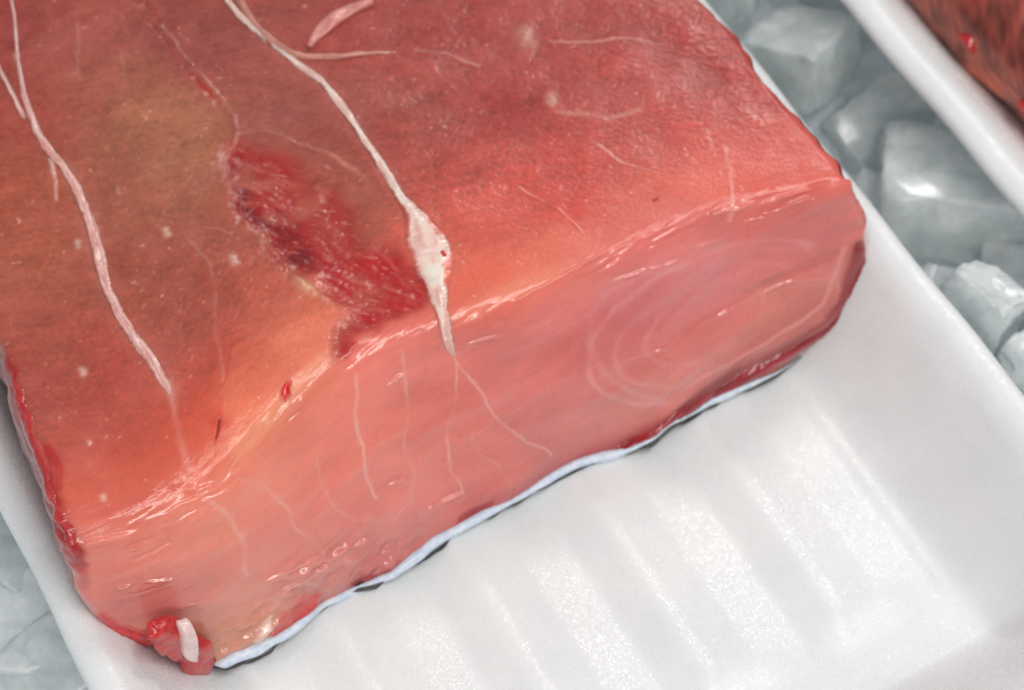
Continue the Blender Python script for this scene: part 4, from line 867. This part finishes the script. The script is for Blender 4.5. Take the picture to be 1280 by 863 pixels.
# skin along the foot of the cut face: a pale fatty layer over a black outer side
def skin():
    n = 420
    ss = np.linspace(0.004, 0.995, n)
    k = (ss * (NA - 1)).astype(int)
    c = Pd[-1, k].copy()
    sm = np.ones(9) / 9
    for q in range(3):
        e = np.concatenate([np.repeat(c[:1, q], 4), c[:, q], np.repeat(c[-1:, q], 4)]); c[:, q] = np.convolve(e, sm, 'valid')
    w = 0.0011 * (0.9 + 0.22 * np.sin(ss * 23) + 0.12 * np.sin(ss * 61)) * np.clip((1.0 - ss) / 0.14, 0.3, 1)
    w *= np.clip((ss) / 0.02, 0.4, 1) * np.interp(ss, [0, 0.3, 0.62, 0.68, 0.76, 0.82, 0.9, 1], [1.05, 1.0, 1.0, 0.75, 0.65, 0.85, 0.75, 0.35])
    w *= 1 + 0.16 * np.convolve(rng.standard_normal(n + 24), np.hanning(25) / 3.0, 'valid') * 0.5
    nc = 12; V = np.zeros((n, nc, 3))
    for q in range(nc):
        an = 2 * math.pi * q / nc
        V[:, q, 0] = c[:, 0]
        V[:, q, 1] = c[:, 1] - 0.0004 + np.cos(an) * w * 1.15
        V[:, q, 2] = c[:, 2] - 0.0003 + np.sin(an) * w * 0.92
    i = np.arange(n - 1)[:, None] * nc + np.arange(nc)[None, :]; j = np.arange(n - 1)[:, None] * nc + (np.arange(nc)[None, :] + 1) % nc
    F = np.stack([i.ravel(), j.ravel(), j.ravel() + nc, i.ravel() + nc], 1)
    o = mesh_obj("skin", V.reshape(-1, 3), F, M_SKIN, fish); o["label"] = "bluish white strip of skin along the foot of the cut face"
    # outer side: thin black sheet with a ragged lip
    lip = 0.0000 + 0.0005 * np.clip(np.convolve(rng.standard_normal(n + 18), np.hanning(19) / 2.7, 'valid'), -1.2, 1.6) + 0.0006 * np.clip(np.convolve(rng.standard_normal(n + 50), np.hanning(51) / 4.4, 'valid'), -1.2, 1.4)
    lip *= np.interp(ss, [0, 0.16, 0.3, 0.5, 1], [1.35, 1.3, 0.9, 0.55, 0.45])
    V = np.zeros((n, 6, 3))
    prof = [(1.0, 0.0), (1.0, 0.00035), (0.0, 0.0002), (-0.004, 0.0), (-0.004, -0.0004), (1.0, 0.0)]
    for q, (f, dz) in enumerate(prof):
        V[:, q, 0] = c[:, 0]
        V[:, q, 1] = c[:, 1] - 0.0008 - (w * 0.75 + lip if f > 0 else np.zeros(n)) * (f if f > 0 else 0) + (0.004 if f < 0 else 0)
        V[:, q, 2] = np.maximum(c[:, 2] - 0.0006 - w * 1.0, 0.0004) + dz
    d = mesh_obj("outer_skin", V.reshape(-1, 3), grid_faces(n, 6), M_DARK, o)
    d["label"] = "black outer side of the skin showing as a ragged dark line"
skin()

# ---- small loose-edged pieces at the near left corner
def lump(name, pts, mat, parent, seed, amp=0.12, sub=3, label=None):
    """rounded piece: convex hull of points, subdivided and roughened"""
    r = random.Random(seed)
    bm = bmesh.new()
    for p in pts: bm.verts.new(p)
    res = bmesh.ops.convex_hull(bm, input=bm.verts)
    bmesh.ops.delete(bm, geom=list({g for g in res["geom_interior"] + res["geom_unused"] if isinstance(g, bmesh.types.BMVert)}), context='VERTS')
    for _ in range(sub):
        bmesh.ops.subdivide_edges(bm, edges=bm.edges, cuts=1, use_grid_fill=True, smooth=0.0)
        bmesh.ops.smooth_vert(bm, verts=bm.verts, factor=0.45, use_axis_x=True, use_axis_y=True, use_axis_z=True)
    vv = list(bm.verts); size = max((v.co - vv[0].co).length for v in vv)
    bm.normal_update()
    for v in bm.verts:
        v.co += v.normal * (mnoise.noise(v.co * 330 + Vector((seed, 0, 0))) * 0.9 + mnoise.noise(v.co * 900) * 0.4) * size * amp * 0.16
    bmesh.ops.recalc_face_normals(bm, faces=bm.faces)
    for f in bm.faces: f.smooth = True
    me = bpy.data.meshes.new(name); bm.to_mesh(me); bm.free(); me.materials.append(mat)
    o = bpy.data.objects.new(name, me); COL.objects.link(o)
    if parent: o.parent = parent
    if label: o["label"] = label
    return o

LUMPS = [('flesh_flap', 'red', 3, 0.3, 'red flap of flesh hanging at the near left corner',
  [(-0.09387, -0.0148, 0.02903), (-0.0893, -0.0148, 0.02815), (-0.08486, -0.0148, 0.02282), (-0.08524, -0.0148, 0.00717), (-0.08984, -0.0148, 0.00963), (-0.09299, -0.0148, 0.01949),
   (-0.09387, -0.0098, 0.02943), (-0.0893, -0.0098, 0.02855), (-0.08486, -0.0098, 0.02322), (-0.08524, -0.0098, 0.00757), (-0.08984, -0.0098, 0.01003), (-0.09299, -0.0098, 0.01989)]),
 ('flesh_flap', 'red', 5, 0.3, 'red tip of flesh hanging onto the foam',
  [(-0.08913, -0.0154, 0.01734), (-0.08109, -0.0154, 0.01289), (-0.08121, -0.0154, 0.00151), (-0.08586, -0.0154, -0.00883), (-0.08888, -0.0154, 0.0014), (-0.08913, -0.0104, 0.01774),
   (-0.08109, -0.0104, 0.01329), (-0.08121, -0.0104, 0.00191), (-0.08586, -0.0104, -0.00843), (-0.08888, -0.0104, 0.0018)]),
 ('bone', 'bone', 7, 0.03, 'small white piece of bone at the near left corner',
  [(-0.08749, -0.0168, 0.02537), (-0.08695, -0.0168, 0.02675), (-0.08431, -0.0168, 0.02596), (-0.08424, -0.0168, 0.02355), (-0.08491, -0.0168, 0.01149), (-0.08542, -0.0168, 0.01039),
   (-0.08805, -0.0168, 0.01485), (-0.08837, -0.0168, 0.0168), (-0.08749, -0.0118, 0.02577), (-0.08695, -0.0118, 0.02715), (-0.08431, -0.0118, 0.02636), (-0.08424, -0.0118, 0.02395),
   (-0.08491, -0.0118, 0.01189), (-0.08542, -0.0118, 0.01079), (-0.08805, -0.0118, 0.01525), (-0.08837, -0.0118, 0.0172)])]
for nm, mt, seed, amp, label, pts in LUMPS:
    lump(nm, pts, MATS[mt], fish, seed, amp, 3, label)

# pale scrap of membrane lying on the branching tendon
def scrap():
    c = spline([(0.10108, -0.09436, 0.0008), (0.10325, -0.09616, 0.00128), (0.10694, -0.09823, 0.00192), (0.11149, -0.10003, 0.00208), (0.11626, -0.10055, 0.00176), (0.12017, -0.10029, 0.00128),
 (0.12212, -0.10003, 0.0008)], 46); nc = 15
    g = np.gradient(c[:, :2], axis=0); g /= np.linalg.norm(g, axis=1, keepdims=True)
    V = np.zeros((46, 2 * nc, 3))
    for i in range(46):
        for k in range(nc):
            u = -1 + 2 * k / (nc - 1); w = c[i, 2]
            a = c[i, 0] - g[i, 1] * u * w; b = c[i, 1] + g[i, 0] * u * w
            h = 0.0010 * math.sqrt(max(0, 1 - u * u)) + 0.0005 * math.sin(i * 0.35 + u) * (1 - u * u) + 0.0006 * max(0, u) ** 2
            V[i, k], _ = at(a, b, 0.0002 + h)
            V[i, 2 * nc - 1 - k], _ = at(a, b, -0.0002)
    V[0] = V[0].mean(0); V[-1] = V[-1].mean(0)
    L = 2 * nc
    i = np.arange(45)[:, None] * L + np.arange(L)[None, :]; j = np.arange(45)[:, None] * L + (np.arange(L)[None, :] + 1) % L
    F = np.stack([i.ravel(), j.ravel(), j.ravel() + L, i.ravel() + L], 1)
    o = mesh_obj("membrane_flap", V.reshape(-1, 3), F, M_FLAP, fish); o["label"] = "pale pink flap of flesh at the tendon's branch"
scrap()

# ------------------------------------------------------------------ second block of fish in the far tray
def block_two():
    root = bpy.data.objects.new("fish_block", None); COL.objects.link(root)
    tag(root, "brownish red block of fish in the far tray, cut off by the picture's corner", "fish block", "cut blocks of fish")
    nu, nv = 260, 420
    u = np.linspace(0, 1, nu); y = np.linspace(-0.055, 0.200, nv)
    U, Y = np.meshgrid(u, y)
    r = np.random.default_rng(4)
    def nz(lu, lv, th=0):
        w = r.standard_normal((nv, nu)); fb = np.fft.fftfreq(nv, 0.255 / nv)[:, None]; fa = np.fft.rfftfreq(nu, 0.19 / nu)[None, :]
        c, s_ = math.cos(th), math.sin(th)
        g = np.exp(-(math.pi ** 2) * (((fa * c + fb * s_) * lu) ** 2 + ((fb * c - fa * s_) * lv) ** 2))
        q = np.fft.irfft2(np.fft.rfft2(w) * g, (nv, nu)); return q / q.std()
    # cross-section: up the near side, over the rounded shoulder, across the top
    path = np.array([(0.006, 0.0), (0.0015, 0.006), (0.000, 0.011), (0.0012, 0.018), (0.005, 0.0245), (0.011, 0.029), (0.02, 0.0325), (0.06, 0.036), (0.14, 0.036), (0.150, 0.030), (0.152, 0.0)])
    d = np.concatenate([[0], np.cumsum(np.hypot(*np.diff(path, axis=0).T))]); d /= d[-1]
    uu = U ** 1.15
    X = np.interp(uu, d, path[:, 0]); Z = np.interp(uu, d, path[:, 1])
    n1, n2, n3 = nz(0.012, 0.012), nz(0.004, 0.003, 0.6), nz(0.002, 0.0007, 0.9)
    top = np.clip((Z - 0.014) / 0.010, 0, 1)
    X = X + 0.0012 * n1 * (1 - U) ** 2 + 0.0006 * n2 * (1 - U) ** 3
    Z = Z + top * (0.0006 * n1 + 0.0003 * n2 + 0.00012 * n3)
    C2 = lin((196, 112, 92)) * (1 - top[..., None]) + lin((168, 80, 66)) * top[..., None]
    C2 = C2 * (1 + 0.25 * n1 + 0.16 * n2 + 0.16 * n3)[..., None].clip(0.4, 1.8)
    m = np.clip(n1 * 0.8 - 0.3, 0, 1) * top; C2 = C2 * (1 - m[..., None] * 0.6) + lin((176, 108, 70)) * m[..., None] * 0.6
    m = np.clip(n2 - 1.3, 0, 0.8) * np.exp(-((Z - 0.020) / 0.006) ** 2); C2 = C2 * (1 - m[..., None]) + lin((176, 40, 36)) * m[..., None]
    # pale fatty rind low on the side
    m = np.clip((0.013 + 0.003 * n2 - Z) / 0.005, 0, 1) * (U < 0.5); C2 = C2 * (1 - m[..., None]) + lin((196, 136, 126)) * m[..., None]
    V = np.stack([X, Y, Z], -1)
    body = mesh_obj("flesh", V.reshape(-1, 3), grid_faces(nv, nu), M_FLESH, root, True, {"tint": C2.reshape(-1, 3).clip(0.01, 0.9), "wet": np.full(nu * nv, 0.2)})
    # front cap
    cap = V[0]; mid = np.stack([cap[:, 0], cap[:, 1] - 0.003, cap[:, 2] * 0.5], 1); low = np.stack([cap[:, 0], cap[:, 1] - 0.001, np.zeros(nu)], 1)
    W = np.stack([cap, mid, low], 0)
    mesh_obj("cut_face", W.reshape(-1, 3), grid_faces(3, nu), M_FLESH, root, True, {"tint": np.tile(lin((200, 105, 95)), (3 * nu, 1)), "wet": np.full(3 * nu, 0.8)})
    root.location = T2 + TR2 @ Vector((-0.0880, 0, 0)); root.rotation_euler = (0, TILT, 0)
    for k, (yy, w) in enumerate(((0.028, 0.0024), (0.004, 0.0017))):
        p = [(0.0015 + 0.0015 * math.cos(q), yy + w * 1.6 * math.sin(q) , 0.0185 + 0.0012 * math.cos(q * 2 + k) + dz) for q in np.linspace(0, 6, 9) for dz in (0, 0.0016)]
        lump("red_tag", p, M_BLOOD, root, k, 0.1, 2)
block_two()

# ------------------------------------------------------------------ ice
def ice_bed():
    n = 260
    x = np.linspace(-0.30, 0.45, n); y = np.linspace(-0.30, 0.50, n); X, Y = np.meshgrid(x, y)
    r = np.random.default_rng(8); Z = np.full(X.shape, 9.0)
    pts = np.stack([r.uniform(-0.32, 0.47, 900), r.uniform(-0.32, 0.52, 900)], 1); hh = r.uniform(-0.004, 0.004, 900); tl = r.normal(0, 0.25, (900, 2))
    best = np.full(X.shape, 9.0); z = np.zeros(X.shape)
    for (px, py), h, (tx, ty) in zip(pts, hh, tl):
        d = (X - px) ** 2 + (Y - py) ** 2; m = d < best
        best = np.where(m, d, best); z = np.where(m, h + tx * (X - px) + ty * (Y - py), z)
    tr = ((X > -0.106) & (X < 0.100)) | (X > 0.136)
    Z = np.where(tr, -0.022, -0.010) + z
    o = mesh_obj("ice_bed", np.stack([X, Y, Z], -1).reshape(-1, 3), grid_faces(n, n), M_ICE_W, None, True)
    tag(o, "bed of crushed ice under the trays", None, None, "structure")
ice_bed()

def ice_chunk(pts, mat, seed, rough, bev):
    bm = bmesh.new()
    for p in pts: bm.verts.new(p)
    res = bmesh.ops.convex_hull(bm, input=bm.verts)
    bmesh.ops.delete(bm, geom=list({g for g in res["geom_interior"] + res["geom_unused"] if isinstance(g, bmesh.types.BMVert)}), context='VERTS')
    bmesh.ops.dissolve_limit(bm, angle_limit=math.radians(16), verts=bm.verts, edges=bm.edges)
    bmesh.ops.bevel(bm, geom=list(bm.edges), offset=bev, segments=3, profile=0.6, affect='EDGES', clamp_overlap=True)
    bmesh.ops.triangulate(bm, faces=bm.faces)
    for _ in range(3):
        long = [e for e in bm.edges if e.calc_length() > 0.0011]
        if long: bmesh.ops.subdivide_edges(bm, edges=long, cuts=1)
        bmesh.ops.triangulate(bm, faces=bm.faces)
    for _ in range(9): bmesh.ops.smooth_vert(bm, verts=bm.verts, factor=0.5, use_axis_x=True, use_axis_y=True, use_axis_z=True)
    bm.normal_update()
    o3 = Vector((seed * 3.1, seed * 1.7, 0))
    for v in bm.verts:
        d = mnoise.noise(v.co * 130 + o3) * 0.8 + mnoise.noise(v.co * 420 + o3) * 0.35
        v.co += v.normal * d * rough
    for f in bm.faces: f.smooth = True
    me = bpy.data.meshes.new("ice_chunk"); bm.to_mesh(me); bm.free(); me.materials.append(mat)
    o = bpy.data.objects.new("ice_chunk", me); COL.objects.link(o)
    return o

ICE = [((0.1252, 0.0675, 0.004), (0.0135, 0.012, 0.01), 0.5, 1, 0, 26, 'rounded clear ice chunk beside the upper right edge of the near tray'),
 ((0.1353, 0.0131, 0.002), (0.017, 0.019, 0.011), 0.9, 2, 0, 22, 'largest clear ice chunk between the two trays'),
 ((0.1366, 0.0451, -0.01), (0.014, 0.012, 0.01), 0.2, 3, 0, 22, 'shadowed ice chunk between the rounded and the largest chunk'),
 ((0.1172, -0.0217, 0.008), (0.007, 0.0095, 0.009), 0.3, 4, 1, 60, 'white crushed ice clump against the right rim of the near tray'),
 ((0.1363, -0.0162, -0.004), (0.01, 0.011, 0.01), 0.8, 5, 0, 24, 'ice chunk at the right picture edge below the largest chunk'),
 ((0.1219, -0.0367, 0.002), (0.008, 0.007, 0.009), 0.1, 6, 1, 40, 'small frosted ice piece at the right picture edge beside the white clump'),
 ((0.1243, 0.1016, -0.004), (0.011, 0.01, 0.009), 0.7, 7, 0, 24, 'ice chunk cut by the top picture edge behind the near tray'),
 ((0.1532, 0.0833, -0.008), (0.012, 0.011, 0.009), 0.3, 8, 0, 24, 'ice chunk at the top against the far tray'),
 ((-0.1088, 0.0346, -0.002), (0.013, 0.016, 0.01), 0.4, 9, 0, 24, 'pale ice chunk at the left picture edge beside the near tray'),
 ((-0.1148, 0.0152, -0.002), (0.013, 0.01, 0.01), 0.9, 10, 1, 40, 'frosted ice chunk lying left of the near tray'),
 ((-0.1131, 0.0021, -0.004), (0.014, 0.011, 0.01), 0.2, 11, 0, 24, 'grey ice chunk in the lower left picture corner'),
 ((-0.118, 0.0316, -0.008), (0.012, 0.012, 0.01), 0.2, 12, 0, 24, 'ice chunk half outside the left picture edge')]
for (cx, cy, cz), (sx, sy, sz), rz, seed, white, kind, label in ICE:
    r = random.Random(seed * 7 + 1)
    pts = []
    for k in range(8):                                  # a knocked-about cube
        v = Vector((1 if k & 1 else -1, 1 if k & 2 else -1, 1 if k & 4 else -1))
        for _ in range(2):
            pts.append(Vector([q * (1 - abs(r.gauss(0, 0.20))) for q in v]))
    rot = Matrix.Rotation(rz, 3, 'Z') @ Matrix.Rotation(r.uniform(-0.4, 0.4), 3, 'X') @ Matrix.Rotation(r.uniform(-0.4, 0.4), 3, 'Y')
    P_ = [tuple(rot @ Vector((p.x * sx, p.y * sy, p.z * sz))) for p in pts]
    o = ice_chunk(P_, M_ICE_W if white else M_ICE, seed, 0.0020 if white else 0.0011, min(sx, sy, sz) * 0.5)
    o.location = (cx, cy, cz)
    tag(o, label, "ice", "chunks of ice beside the trays")
